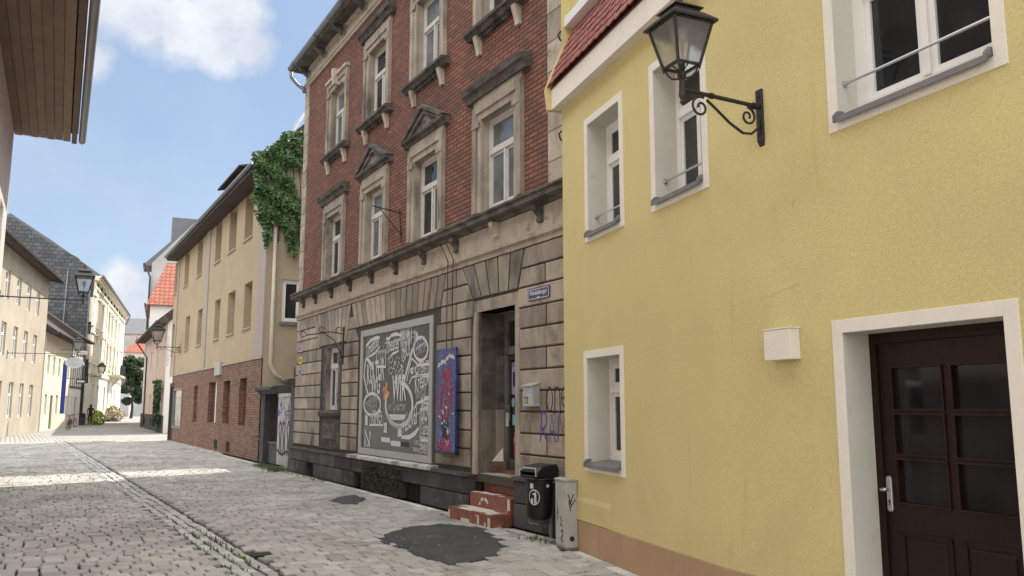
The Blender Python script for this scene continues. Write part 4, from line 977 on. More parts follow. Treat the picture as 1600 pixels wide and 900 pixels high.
for x in (9.2, 12.2): s.box(x, x + .3, -.05, 0, 3.15, 3.4)
s.build('wall_vent', m_dwood, ch)
w = MB(); w.prism([(-.55, CE), (-.6, CE + .18), (4, CE + 4.3), (8.5, CE), (8.5, CE - .15), (4, CE + 4.05), (0, CE + .15), (0, CE)], -1.2, CL + .4); w.build('roof', m_droof, ch)
w = MB(); w.tube([(-1.2, -.66, CE + .08), (CL + .4, -.66, CE + .08)], .07, 6); w.tube([(-.9, -.6, CE), (-.4, -.3, CE - .5), (3.3, -.1, CE - 1.4), (3.4, -.09, .2)], .06, 6); w.build('gutter', m_dpipe, ch)
w = MB(); w.box(15.4, 16.8, -.02, .06, 0, 2.4); w.build('white_door', m_white, ch)
cp = MB(); pts = []
for i in range(1500):
    z = rnd.uniform(.4, 3.2); x = 15.2 + rnd.gauss(0, .32 + .12 * math.sin(z * 3)) + (1.5 if rnd.random() < .35 else 0); pts.append((x, -.12 - rnd.random() * .25, z, 0, -1, .2))
leaf_cloud(cp, pts, .10); o = cp.build('climbing_plant', m_leaf); o.matrix_world = CH.M(); tag(o, 'thin green climber growing round the white door of the pink house', 'climber')

# taller houses behind
dd = Fac((-34.6, 79.5), (.386, -.9225))
dh = root('gabled_house', 'white house with a red tiled side roof showing behind the pink house', 'building', dd)
w = MB(); w.box(0, 11.4, 0, 9, 0, 10.1); w.build('walls', m_white, dh)
w = MB(); w.prism([(-.3, 10.0), (3.6, 14.2), (9.3, 10.0)], -.2, 11.5, t=1) 
w.v.clear(); w.f.clear(); w.m.clear(); w.t.clear()
A0, A1, A2, A3 = (-.3, -.3, 10.0), (11.8, -.3, 10.0), (11.8, 9.3, 10.0), (-.3, 9.3, 10.0)
B0, B1, B2, B3 = (2, 1.1, 13.9), (9.6, 1.1, 13.9), (9.6, 8, 13.9), (2, 8, 13.9)
for f_ in ((A0, A1, B1, B0), (A1, A2, B2, B1), (A2, A3, B3, B2), (A3, A0, B0, B3), (B0, B1, B2, B3), (A3, A2, A1, A0)): w.face(f_)
w.build('roof', m_rtile, dh)
s = MB(); s.box(4, 5, -.02, .02, 6.6, 8.2); s.box(7.5, 8.5, -.02, .02, 6.6, 8.2); s.build('windows', m_glass, dh)
s = MB(); s.tube([(-.3, -.4, 10.0), (11.9, -.4, 10.0)], .09, 6); s.build('gutter', m_dpipe, dh)
ee = Fac((-37.0, 84.5), (.386, -.9225))
eh = root('town_house', 'tall grey-rendered gable with a dark box dormer rising behind the red side roof', 'building', ee)
w = MB(); w.box(0, 4, 0, 11, 0, 15.6); w.face([(4.0, 0, 15.6), (4.0, 11, 15.6), (4.0, 11, 24), (4.0, 8, 25)]); w.build('walls', m_grey, eh)
w = MB(); w.prism([(-.6, 15.3), (-.6, 15.6), (8, 24.6), (13, 18), (13, 15.4)], -.3, 3.96); w.build('roof', m_sroof, eh)
w = MB(); w.box(.5, 3.7, 1.6, 6, 15, 20.4); w.build('dormer', m_sroof, eh)
w = MB(); w.tube([(-.3, -.7, 15.4), (4.3, -.7, 15.4)], .13, 6); w.tube([(4.1, -.6, 15.3), (4.1, -.1, 14.2), (4.1, -.1, 9)], .09, 6); w.build('gutter', m_dpipe, eh)

# ------------------------------------------------------------------ LONG CREAM BUILDING on the left
fh = root('long_townhouse', 'long sunlit cream townhouse with tall windows and balcony on the left side', 'building', FH)
FL = 35; FE = 13.1
fo = []
cols = [(FH.P(a, 500)[0], FH.P(b, 500)[0]) for a, b in ((143.5, 146.2), (151.0, 153.6), (158.2, 160.8), (168.6, 171.2), (174.4, 176.4), (180.2, 182), (185.6, 187.2))]
for a, b in cols:
    fo += [(a, b, 9.0, 11.2), (a, b, 5.7, 7.9)]
for a, b in cols: fo.append((a, b, 1.0, 3.6))
w = MB(); wall(w, 0, FL, 4.5, FE, 0, [o_ for o_ in fo if o_[2] > 4], .25, 0, 0); w.build('upper_wall', m_cream, fh)
w = MB(); wall(w, 0, FL, 0, 4.5, -.05, [o_ for o_ in fo if o_[2] < 4], .25, 0, 0); w.build('ground_floor_wall', m_cream2, fh)
for o_ in fo:
    window(fh, *o_, .16, m_pvc, m_gcurt, 'T', .09)
    s = MB(); a, b, c, d = o_
    if c > 4:
        s.box(a - .22, a - .04, -.08, .0, c, d); s.box(b + .04, b + .22, -.08, 0, c, d); s.box(a - .32, b + .32, -.22, 0, d + .12, d + .30); s.box(a - .28, b + .28, -.16, 0, c - .3, c - .1); s.build('window_surround', m_cream2, fh)
s = MB()
for (z0, z1, dpt) in ((4.42, 4.7, .22), (8.35, 8.55, .12), (12.1, 12.3, .14), (12.75, 13.0, .35), (13.0, 13.15, .5)): s.box(-.05, FL, -dpt, .0, z0, z1)
s.build('cornices', m_cream, fh)
for x in (0.1, 12.4, 24.6, 34.1):
    s = MB(); s.box(x, x + .8, -.10, .0, 0.02, 12.7); s.build('pilaster', m_cream2, fh)
for k in range(9):
    s = MB(); x = 1.8 + k * 3.5; s.box(x, x + .6, -.10, .02, 12.35, 12.7); s.build('attic_window', m_black, fh)
s = MB(); s.box(17.5, 24, -1.3, 0, 4.75, 4.95, t=.8); s.prism([(0, 3.7), (-.9, 4.74), (0, 4.74)], 18, 18.5); s.prism([(0, 3.7), (-.9, 4.74), (0, 4.74)], 23, 23.5); bal = s.build('balcony', m_cream, fh)
s = MB()
for k in range(27): s.box(17.5 + k * .25, 17.54 + k * .25, -1.29, -1.25, 4.95, 5.95)
for k in range(5): s.box(17.5, 17.54, -1.25 + .25 * k, -1.21 + .25 * k, 4.95, 5.95); s.box(23.96, 24, -1.25 + .25 * k, -1.21 + .25 * k, 4.95, 5.95)
s.box(17.5, 24, -1.3, -1.24, 5.95, 6.02); s.box(17.5, 24, -1.28, -1.26, 4.95, 5.6); s.build('railing', m_iron, bal)
w = MB(); w.prism([(-.55, FE + .05), (3.5, FE + 2.9), (7, FE + 5.2), (14, FE)], .0, FL + .1); w.build('roof', m_sroof, fh)
w = MB(); w.face([(-.02, 13, 0), (-.02, .0, 0), (-.02, -.0, FE), (-.02, 1.5, FE + 1.6), (-.02, 3.5, FE + 2.6), (-.02, 7, FE + 5.0), (-.02, 13, FE)]); w.build('slate_gable', m_slate, fh); w = MB(); w.face([(FL, 0, 0), (FL, 13, 0), (FL, 13, FE), (FL, 0, FE)]); w.build('far_wall', m_slate, fh)
w = MB(); w.tube([(0, -.62, FE + .1), (FL + .4, -.62, FE + .1)], .10, 6); w.tube([(FL + .3, -.6, FE), (FL + .3, -.2, FE - 1.2), (FL + .1, -.1, FE - 1.5)], .09, 6); w.build('gutter', m_metal, fh)
w = MB(); w.tube([(-.1, 2.2, 13.5), (-.12, 2.3, 6)], .07, 6); w.tube([(-.1, .35, 12.5), (-.12, .35, 4)], .07, 6); w.build('downpipe', m_metal, fh)

# low old houses left, nearer
G1 = Fac((-26.2, 43.0), (-.349, .937))
def lowhouse(name, label, u0, u1, ze, mw, timber, dep=7, roofm=None, tall=False):
    X, Y = G1.W(u0, 0); r = root(name, label, 'building', None, (X, Y, 0), G1.rot); Ln = u1 - u0
    ops = []; k = 0; x = 1.0
    while x + 1.0 < Ln - .4: ops += [(x, x + .95, 1.0, 2.4), (x, x + .95, 3.7, 5.0)] if not tall else [(x, x + 1.15, 1.0, 2.9), (x, x + 1.15, 4.2, 5.9), (x, x + 1.15, 7.1, 8.6)]; x += 2.3 if not tall else 2.9
    if len(ops) > 3: ops[2] = (ops[2][0], ops[2][1] + .1, .05, 2.35)
    w = MB(); wall(w, 0, Ln, 0, ze, 0, ops, .18, 0, 0)
    w.face([(0, dep, 0), (0, 0, 0), (0, 0, ze), (0, dep / 2, ze + 2.6), (0, dep, ze)]); w.face([(Ln, 0, 0), (Ln, dep, 0), (Ln, dep, ze), (Ln, dep / 2, ze + 2.6), (Ln, 0, ze)]); w.build('walls', mw, r)
    for i, o_ in enumerate(ops): window(r, *o_, .1, m_pvc if i != 2 else m_dwood, m_gcurt, 'T' if i != 2 else 'S', .08)
    if timber:
        s = MB(); x = .0
        while x < Ln: s.box(x, min(x + .16, Ln), -.03, 0, 3.2, ze); x += 1.15
        s.box(0, Ln, -.035, 0, 3.05, 3.2); s.box(0, Ln, -.036, 0, 5.4, 5.5); s.build('timber_frame', m_dwood, r)
    w = MB(); w.prism([(-.75, ze - .12), (-.75, ze), (dep / 2, ze + 3.0), (dep + .5, ze), (dep + .5, ze - .12), (dep / 2, ze + 2.75), (0, ze + .02)], -.3, Ln + .3); w.build('roof', roofm or m_droof, r)
    w = MB(); w.tube([(-.3, -.8, ze - .02), (Ln + .3, -.8, ze - .02)], .07, 6); w.build('gutter', m_dpipe, r)
    return r
lowhouse('old_house', 'low white timber-framed house right before the slate gable on the left', 24, 30.6, 7.0, m_white, True)
lowhouse('old_house', 'low cream house with dark tiled roof between the timber-framed and the three-storey house', 12, 23.6, 6.4, m_cream, False)
lowhouse('town_house', 'three-storey beige plastered house at the far left edge', -8, 11.5, 9.7, mat('beige_plaster', (.40, .35, .27), .9, .2, .6), False, tall=True)
# end of the street
X, Y = -62, 150
r_ = root('far_house', 'pink house with grey slate and red roof slopes above the tree at the street end', 'building', None, (X - 2, Y, 0), R(8))
w = MB(); w.box(-14, 8, 0, 10, 0, 14.6); w.build('walls', m_pink, r_)
w = MB(); w.prism([(-.5, 14.5), (5, 17.8), (10.5, 14.5)], -15, 9); w.build('roof', m_sroof, r_)
w = MB(); w.box(-6.2, -3.5, -1.2, 3, 10, 14.0, t=1); w.build('dormer', m_grey, r_)
r_ = root('far_house', 'small red-roofed pink house in front of the grey slate roof at the street end', 'building', None, (X - 1.5, Y - 8, 0), R(8))
w = MB(); w.box(-4.5, 5, 0, 7, 0, 10.8); w.build('walls', m_pink, r_); w = MB()
w.v = [(-2.5, -.5, 10.7), (5.5, -.5, 10.7), (5.5, 7.5, 10.7), (-5, 7.5, 10.7), (5.4, 3.5, 15.6), (.8, 3.5, 15.2)]
for f_ in ((0, 1, 4, 5), (1, 2, 4), (2, 3, 5, 4), (3, 0, 5)): w.f.append(f_); w.m.append(0); w.t.append(1)
w.build('roof', m_rtile, r_)
r_ = root('rendered_wall', 'grey rendered wall with pale doorway under the tree at the street end', 'wall', None, (-62, 136, 0), R(5))
w = MB(); w.box(-9, 14, 0, .5, 0, 5.2); w.build('walls', m_grey, r_); w = MB(); w.box(3.6, 6.2, -.06, 0, 0, 3.4); w.box(.0, .6, -.08, 0, 0, 5); w.build('door_frame', m_white, r_); w = MB(); w.box(4.0, 5.8, -.08, -.061, 0, 3.0); w.build('door', m_gcurt, r_)

# tree
def tree(name, label, loc, h, rad, zc, n, size):
    r = root(name, label, 'tree', None, loc)
    s = MB(); s.tube([(0, 0, 0), (.1, 0, 1.2), (-.05, .1, 2.6), (.1, 0, h * .6)], [.22, .18, .15, .07], 8)
    for k in range(6):
        a = k * 1.05; s.tube([(0, .05, 2.2 + .3 * k), (.9 * math.cos(a), .9 * math.sin(a), 3.2 + .5 * k), (1.7 * math.cos(a), 1.7 * math.sin(a), 4.0 + .6 * k)], [.09, .06, .03], 6)
    s.build('trunk', m_bark, r)
    s = MB(); pts = []
    cl = []
    for i in range(34):
        a = rnd.random() * 6.28; ph = rnd.uniform(-1, 1); q_ = math.sqrt(1 - ph * ph); k = rnd.uniform(.55, .95)
        cl.append((rad * k * q_ * math.cos(a), rad * k * q_ * math.sin(a), zc + ph * (h - zc) * k * .92, rnd.uniform(.5, .95)))
    for c in cl:
        tn = rnd.uniform(.65, 1.35)
        for i in range(n // 60):
            v = Vector((rnd.gauss(0, 1), rnd.gauss(0, 1), rnd.gauss(0, 1))).normalized() * c[3] * rnd.uniform(.5, 1.05)
            pts = [(c[0] + v.x, c[1] + v.y, c[2] + v.z * .75, v.x, v.y, v.z)]; leaf_cloud(s, pts, size, tn * .8, tn * 1.2)
    s.build('crown', m_leaf, r); return r
tree('street_tree', 'round green deciduous tree at the far end of the street', (-51.6, 114, 0), 9.6, 2.35, 5.3, 26000, .15)

# ------------------------------------------------------------------ near left building (eaves overhead)
NL = Fac((.56, -4), (-.476, .8795))
NZ = 8.42
nl = root('plastered_house', 'house on the left whose deep boarded eaves and gutter hang in at the top left', 'building', NL)
NLL = 27.4
w = MB(); ops = [(x, x + 1.1, z, z + 1.6) for x in (1.5, 4.5, 7.5, 10.5, 13.5, 16.5, 19.5, 22.5, 25.0) for z in (1.0, 4.6)]
wall(w, 0, NLL, 0, NZ, 0, ops, .2, 0, 1); w.face([(NLL, 0, 0), (NLL, 9, 0), (NLL, 9, NZ), (NLL, 4.5, 12.3), (NLL, 0, NZ)]); w.face([(0, 9, 0), (0, 0, 0), (0, 0, NZ), (0, 9, NZ)]); w.build('front_wall', [mat('pale_pinkish_plaster', (.60, .51, .47), .9, .08, .7), m_white], nl)
for o_ in ops: window(nl, *o_, .12, m_pvc, m_gcurt, 'T', .07)
EV = 1.42
w = MB()
for k in range(7):
    y1 = .0 - k * (EV - .16) / 7; y0 = y1 - (EV - .16) / 7 + .008; w.box(-.5, NLL + .25, y0, y1, NZ + .012 * (k % 2), NZ + .1 + .012 * (k % 2), t=rt(.85, 1.12))
w.box(-.5, NLL + .25, -EV + .02, -EV + .14, NZ - .04, NZ + .22, t=.6)
w.build('boarded_eaves', mat('weathered_brown_boards', (.235, .165, .115), .8, .25, 3, ((.07, .05, .04), .55, .75, 6, (1, 1, 1), .6), .15, 40), nl)
w = MB(); w.tube([(-.5, -EV - .10, NZ + .06), (NLL + .27, -EV - .10, NZ + .06)], .085, 10); w.build('gutter', m_metal, nl, smooth=True)
w = MB(); w.prism([(-EV, NZ + .23), (4.5, 12.9), (11, NZ + .2), (4.5, 12.6), (-.0, NZ + .18)], -.5, NLL + .25); w.build('roof', m_droof, nl)

# ------------------------------------------------------------------ LANTERNS
def lantern(parent_root, sc, arm, hz=0.0, scrolls=True, fac_side=1):
    """hangs from parent_root: wall at y=0, street towards -y, lantern on the end of arm"""
    s = MB(); s.box(-.035, .035, -.02, 0, -.26, .16); s.prism([(0, -.30), (-.02, -.26), (0, -.26)], -.03, .03)
    for z in (-.2, .1): s.tube([(0, -.02, z), (0, -.03, z)], .012, 8)
    s.build('wall_plate', m_iron, parent_root, bevel=.003)
    s = MB(); s.tube([(0, -.01, .02), (0, -arm, .02 + hz)], .017, 10)
    s.tube([(0, -.04, .02), (0, -.08, .02)], .028, 10); s.tube([(0, -arm * .62, .02 + hz * .6), (0, -arm * .66, .02 + hz * .65)], .024, 10)
    if scrolls:
        def spiral(cy, cz, r0, a0, sg, tu):
            return [(0, cy + r0 * (1 - .78 * i / 24) * math.cos(a0 + sg * tu * 6.283 * i / 24), cz + r0 * (1 - .78 * i / 24) * math.sin(a0 + sg * tu * 6.283 * i / 24)) for i in range(25)]
        s.tube(spiral(-.13, -.075, .075, math.pi / 2, -1, 1.35), .010, 6)
        s.tube(spiral(-arm * .78, -.065, .085, math.pi / 2 - .4, 1, 1.35), .010, 6)
        s.tube([(0, -arm * .70, .0), (0, -arm * .60, -.05), (0, -arm * .42, -.15), (0, -arm * .25, -.215), (0, -.10, -.21), (0, -.03, -.15), (0, -.02, -.08)], .011, 8)
    s.build('arm', m_iron, parent_root)
    y = -arm; s = MB(); z0 = .02 + hz
    def L3(px_, py_, pz_): return (px_ * sc, y + py_ * sc, z0 + pz_ * sc)
    # stem with pointed finial
    s.lathe([(.002, -.13), (.022, -.10), (.014, -.085), (.028, -.05), (.024, .0), (.020, .07), (.034, .10), (.034, .13), (.018, .15), (.018, .2)], (0, y, z0), 12)
    for a in range(4):
        ca, sa = math.cos(a * math.pi / 2 + math.pi / 4), math.sin(a * math.pi / 2 + math.pi / 4)
        s.tube([L3(.02 * ca, .02 * sa, .10), L3(.09 * ca, .09 * sa, .11), L3(.13 * ca, .13 * sa, .15), L3(.15 * ca, .15 * sa, .215)], .009 * sc, 6)
    s.build('stem', m_iron, parent_root)
    fr = MB(); zb, zt = .215, .60; rb_, rt_ = .115, .205
    def ring(r, z, k, t=.016):
        for a in range(4):
            p = [(r, r), (-r, r), (-r, -r), (r, -r)]; a0, b0 = p[a], p[(a + 1) % 4]; fr.tube([L3(a0[0], a0[1], z), L3(b0[0], b0[1], z)], t * sc, 4)
    ring(rb_, zb, 0); ring(rt_, zt, 0, .018)
    for sx_, sy_ in ((1, 1), (-1, 1), (-1, -1), (1, -1)):
        fr.tube([L3(rb_ * sx_, rb_ * sy_, zb - .012), L3(rt_ * sx_, rt_ * sy_, zt)], .015 * sc, 6)
        fr.lathe([(.004 * sc, -.035 * sc), (.014 * sc, -.015 * sc), (.010 * sc, 0)], L3(rb_ * sx_, rb_ * sy_, zb - .01), 6)
    for sx_, sy_ in ((1, 0), (-1, 0), (0, -1), (0, 1)): fr.tube([L3(0, 0, .155), L3(rb_ * sx_, rb_ * sy_, zb)], .006 * sc, 4)
    fro = fr.build('lantern_frame', m_iron, parent_root)
    gl = MB()
    for a in range(4):
        p = [(1, 1), (-1, 1), (-1, -1), (1, -1)]; a0, b0 = p[a], p[(a + 1) % 4]
        lo = [(rb_ - .004) * v for v in a0], [(rb_ - .004) * v for v in b0]; hi = [(rt_ - .006) * v for v in b0], [(rt_ - .006) * v for v in a0]
        gl.face([L3(*lo[0], zb + .006), L3(*lo[1], zb + .006), L3(*hi[0], zt - .006), L3(*hi[1], zt - .006)])
    gl.build('glass_panes', m_lglass, fro)
    rf = MB()
    def fr4(r0, z0_, r1, z1_):
        p = [(1, 1), (-1, 1), (-1, -1), (1, -1)]
        for a in range(4):
            a0, b0 = p[a], p[(a + 1) % 4]; rf.face([L3(r0 * a0[0], r0 * a0[1], z0_), L3(r0 * b0[0], r0 * b0[1], z0_), L3(r1 * b0[0], r1 * b0[1], z1_), L3(r1 * a0[0], r1 * a0[1], z1_)])
    for (a_, b_, c_, d_) in ((.0, .605, .245, .60), (.245, .60, .245, .622), (.245, .622, .16, .70), (.16, .70, .13, .705), (.13, .705, .13, .74), (.13, .74, .155, .745), (.155, .745, .155, .755), (.155, .755, .05, .83), (.05, .83, .0, .84)): fr4(a_, b_, c_, d_)
    rf.lathe([(.02 * sc, .83 * sc), (.035 * sc, .86 * sc), (.02 * sc, .885 * sc), (.03 * sc, .90 * sc), (.004 * sc, .96 * sc)], (0, y, z0), 10)
    rf.build('lantern_roof', m_iron, parent_root)
    bl = MB(); bl.lathe([(.01, .25), (.012, .34), (.035, .38), (.045, .43), (.03, .48), (.002, .50)], (0, y, z0), 12); bl.build('bulb', m_cab, parent_root)
def lamp(label, fac, u, z, sc, arm, hz=0, scrolls=True, v=0, rz=0, group='wall lanterns along the street'):
    X, Y = fac.W(u, v); r = root('wall_lantern', label, 'street lamp', None, (X, Y, z), fac.rot + rz, group); lantern(r, sc, arm, hz, scrolls); return r
lamp('large black four-sided wall lantern on a scrolled bracket on the yellow house', YR, .68, 3.90, .82, .735, .03)
lamp('black wall lantern on a thin bracket at the far end of the ochre house', BH, 2.0, 4.28, 1.25, 1.0, 0, True, -.05)
lamp('black wall lantern on a long straight arm at the left before the slate gable', NL, 27.2, 4.22, .98, 1.80, 0, False)
lamp('small wall lantern over the oval hanging sign on the left', G1, .6, 4.35, 1.1, 3.3, 0, False)
lamp('small wall lantern at the corner of the cream townhouse on the left', FH, .8, 4.2, 1.5, .9, 0, False, -.05)
lamp('tiny wall lantern below the balcony of the cream townhouse', FH, 27, 3.9, 1.5, .9, 0, False, -.05)

# signs on the left
def sgn(name, label, cat, px, py, Yd, wd, ht, m, m2, oval=False, txt=None):
    X = (px - 800) / FPX * (Yd * math.cos(PIT)); Z = HC + ray(px, py)[2] / ray(px, py)[1] * Yd; X = ray(px, py)[0] / ray(px, py)[1] * Yd
    r = root(name, label, cat, None, (X, Yd, Z), R(18)); s = MB()
    if oval: s.slab([(wd / 2 * math.cos(i * .3142), ht / 2 * math.sin(i * .3142)) for i in range(20)], -.02, .02)
    else: s.box(-wd / 2, wd / 2, -.02, .02, -ht / 2, ht / 2)
    s.build('panel', m, r); s = MB()
    if oval:
        for k in range(4): s.stroke([(-.35 + .2 * k, -.1), (-.2 + .2 * k, .15), (-.1 + .2 * k, -.12)], .08, -.025, 0)
        s.stroke([(wd * .44 * math.cos(i * .3142), ht * .42 * math.sin(i * .3142)) for i in range(21)], .05, -.024, 0)
    elif txt: s.text(txt, (-wd * .4, -ht * .2), (wd * .4, -ht * .2), ht * .4, -.022)
    else: s.box(-wd * .4, wd * .4, -.022, -.0201, -ht * .2, ht * .2)
    s.build('motif', m2, r)
    s = MB(); s.tube([(-wd / 2 - .8, 0, ht / 2 + .06), (wd / 2, 0, ht / 2 + .06)], .02, 6); s.tube([(-wd * .3, 0, ht / 2 + .06), (-wd * .3, 0, ht / 2 - .08)], .012, 5); s.tube([(wd * .3, 0, ht / 2 + .06), (wd * .3, 0, ht / 2 - .08)], .012, 5); s.build('bracket', m_iron, r)
sgn('hanging_sign', 'oval pale blue pictorial hanging sign on the left houses', 'hanging sign', 116, 567, 45, .88, .60, mat('pale_blue_sign', (.42, .50, .55), .5, .1, 4), m_white_p, True)
sgn('shop_sign', 'white rectangular projecting shop sign above the oval sign', 'shop sign', 125, 551, 58, .9, .26, m_white_p, m_blackp, False, 'Gasthof')
sgn('shop_sign', 'dark brown projecting sign with a white bar, below the oval sign', 'shop sign', 126, 596, 60, .62, .30, m_dwood, m_white_p)
s = MB(); s.box(-.02, .02, -.15, .15, -1.4, 1.4); X, Y = -25.1, 46.9
o = s.build('banner', mat('blue_banner_cloth', (.03, .05, .28), .8, .2, 2)); o.location = (X, Y, 2.6); o.rotation_euler = (0, 0, R(70)); tag(o, 'long blue cloth banner at the left beside the low houses', 'banner')

# bicycles, planters
def bicycle(label, loc, rz, m):
    r = root('bicycle', label, 'bicycle', None, loc, rz, 'parked bicycles')
    for x in (-.52, .52):
        s = MB(); s.tube([(x + .33 * math.cos(a * .3142), 0, .34 + .33 * math.sin(a * .3142)) for a in range(21)], .018, 6)
        for k in range(8): s.tube([(x, 0, .34), (x + .32 * math.cos(k * .785), 0, .34 + .32 * math.sin(k * .785))], .004, 3)
        s.build('wheel', m_iron, r)
    s = MB()
    for a, b in (((-.52, .34), (-.1, .32)), ((-.52, .34), (-.18, .82)), ((-.1, .32), (-.2, .90)), ((-.1, .32), (.38, .80)), ((-.18, .80), (.36, .86)), ((.52, .34), (.34, .98))): s.tube([(a[0], 0, a[1]), (b[0], 0, b[1])], .016, 6)
    s.build('frame', m, r)
    s = MB(); s.tube([(.30, -.28, 1.02), (.36, 0, 1.0), (.30, .28, 1.02)], .014, 6); s.build('handlebar', m_iron, r)
    s = MB(); s.lathe([(.02, 0), (.10, .02), (.09, .06), (.02, .07)], (-.2, 0, .90), 10, sx=1.3, sy=.7); s.build('saddle', m_iron, r)
for k, (px, py, rz, lb) in enumerate(((107, 672, 1.9, 'dark bicycle parked nearest, at the left below the banner'), (113, 668, 1.7, 'red-brown bicycle parked in the middle of the row at the left'), (118, 665, 2.0, 'silver bicycle parked at the far end of the row at the left'))):
    X, Y = ground(px, py); bicycle(lb, (X, Y, 0), rz, [m_iron, m_redp, m_steel][k])
def pg(px, py): X, Y = ground(px, py); return (X, Y, 0)
plant('shrub', 'rusty red shrub behind the parked bicycles at the left', 'shrub', (*ground(112, 664)[:2], .5), .8, 1.5, 500, .10, m_fred)
plant('shrub', 'bright yellow-green shrub beside the walking person', 'shrub', pg(151, 663.8), .8, 1.2, 600, .12, m_fyel)
plant('shrub', 'dry beige shrub below the balcony of the cream townhouse', 'shrub', pg(176, 658.6), 1.3, 1.6, 700, .15, m_fbeige)

# person (black clothes, walking away)
def person(loc, rz):
    J = [(0, 0, .93), (0, 0, 1.15), (0, 0, 1.38), (0, 0, 1.50), (0, -.01, 1.60), (0, 0, 1.72),           # 0 pelvis..5 head top
         (.10, 0, .90), (.11, -.12, .50), (.11, -.05, .10), (.11, -.20, .05),                               # right leg 6-9
         (-.10, 0, .90), (-.11, .08, .50), (-.11, .28, .14), (-.11, .20, .05),                              # left leg 10-13
         (.19, 0, 1.42), (.27, .05, 1.17), (.23, -.10, .98), (.22, -.16, .90), (-.19, 0, 1.42), (-.30, .02, 1.17), (-.26, -.12, 1.02), (-.25, -.18, .95)]
    Ed = [(0, 1), (1, 2), (2, 3), (3, 4), (4, 5), (0, 6), (6, 7), (7, 8), (8, 9), (0, 10), (10, 11), (11, 12), (12, 13), (2, 14), (14, 15), (15, 16), (16, 17), (2, 18), (18, 19), (19, 20), (20, 21)]
    Rr = [.15, .14, .16, .06, .095, .07, .10, .065, .045, .04, .10, .065, .045, .04, .065, .045, .032, .035, .065, .045, .032, .035]
    me = bpy.data.meshes.new('person'); me.from_pydata(J, Ed, []); o = bpy.data.objects.new('person', me); COL.objects.link(o)
    sk = o.modifiers.new('skin', 'SKIN'); lay = me.skin_vertices[0].data if me.skin_vertices else None
    if lay is None:
        bpy.context.view_layer.objects.active = o; bpy.ops.mesh.customdata_skin_add(); lay = me.skin_vertices[0].data
    for i, r_v in enumerate(Rr): lay[i].radius = (r_v, r_v * .85)
    lay[0].use_root = True
    sb = o.modifiers.new('sub', 'SUBSURF'); sb.levels = 2; sb.render_levels = 2
    me.materials.append(m_cloth); o.location = loc; o.rotation_euler = (0, 0, rz); o.modifiers
    s = MB(); s.lathe([(.02, -.02), (.075, .0), (.10, .08), (.095, .15), (.05, .20), (.005, .215)], (0, .015, 1.56), 12); s.build('hair', m_hair, o)
    s = MB(); s.lathe([(.03, 0), (.07, .03), (.08, .09), (.06, .13)], (0, -.045, 1.56), 10); s.build('face', m_skin, o)
    for x in (.22, -.25):
        s = MB(); yb0 = -.17; s.box(x - .03, x + .03, yb0 - .02, yb0 + .02, .84, .92)
        for k in range(4): s.tube([(x - .025 + .016 * k, yb0, .84), (x - .025 + .016 * k, yb0 - .01, .77 - .006 * (k % 3))], .008, 5)
        s.tube([(x, yb0 - .02, .90), (x, yb0 - .055, .84)], .009, 5); s.build('hand', m_skin, o)
    return tag(o, 'person in dark clothes walking away down the street on the left', 'person')
person((*ground(140, 665), 0), R(25 + 180))

# ------------------------------------------------------------------ BIN and CABINET
bx, by = RED.W(12.50, -.38)
r_ = root('litter_bin', 'black plastic litter bin with white pictogram on a post beside the steps', 'litter bin', None, (bx, by, 0), RED.rot + R(8))
s = MB(); prof_ = [(.10, .24), (.15, .27), (.165, .32), (.185, .72), (.19, .74)]
s.lathe(prof_, (0, 0, 0), 24, sx=1.05, sy=.92); s.build('body', m_bin, r_, smooth=True); r_.scale = (.95, .95, .97)
s = MB(); s.lathe([(.205, .735), (.21, .75), (.205, .765), (.185, .77)], (0, 0, 0), 24, sx=1.05, sy=.95); s.build('rim', m_bin, r_, smooth=True)
s = MB()
hood = [(-.17, .77), (-.175, .84), (-.10, .905), (.15, .93), (.185, .86), (.185, .77)]
for x0, x1 in ((-.185, -.155), (.155, .185)): s.prism(hood, x0, x1)
s.prism([(-.175, .84), (-.10, .905), (.15, .93), (.15, .905), (-.09, .88), (-.15, .835)], -.155, .155); s.box(-.155, .155, .14, .18, .77, .92)
s.box(-.155, .155, -.175, -.155, .77, .80)
s.build('hood', m_bin, r_, bevel=.012)
s = MB(); s.tube([(-.165 + .0, -.185, .79), (-.165, -.19, .85), (-.13, -.16, .885), (.13, -.16, .885), (.165, -.19, .85), (.165, -.185, .79)], .009, 6); s.build('opening_rim', m_cab, r_)
s = MB()
def onb(a, z, r0=.0): k = .178 + (z - .5) * .035 + r0; return (1.05 * k * math.cos(a), .92 * k * math.sin(a), z)
A0 = R(-64)
for i in range(24):
    t0, t1 = i * math.tau / 24, (i + 1) * math.tau / 24
    P_ = [onb(A0 + .42 * math.cos(t0), .535 + .095 * math.sin(t0), .003), onb(A0 + .42 * math.cos(t1), .535 + .095 * math.sin(t1), .003), onb(A0 + .37 * math.cos(t1), .535 + .083 * math.sin(t1), .003), onb(A0 + .37 * math.cos(t0), .535 + .083 * math.sin(t0), .003)]
    s.face(P_)
def bq(a0, a1, z0, z1): s.face([onb(A0 + a0, z0, .003), onb(A0 + a1, z0, .003), onb(A0 + a1, z1, .003), onb(A0 + a0, z1, .003)])
bq(.0, .08, .46, .545); bq(.10, .17, .46, .545); bq(.01, .16, .545, .59); bq(.05, .12, .598, .62); bq(-.12, .02, .565, .583); bq(-.24, -.10, .46, .52)
bq(-.30, -.05, .64, .70); bq(.9, 1.15, .655, .69)
s.build('pictogram', m_white_p, r_)
s = MB(); s.tube([(0, .20, 0), (0, .20, .9)], .03, 10); s.tube([(-.12, .05, .3), (-.19, .0, .25), (-.1, -.08, .2), (0, .0, .19), (0, .2, .2)], .012, 6); s.build('post', m_metal, r_)

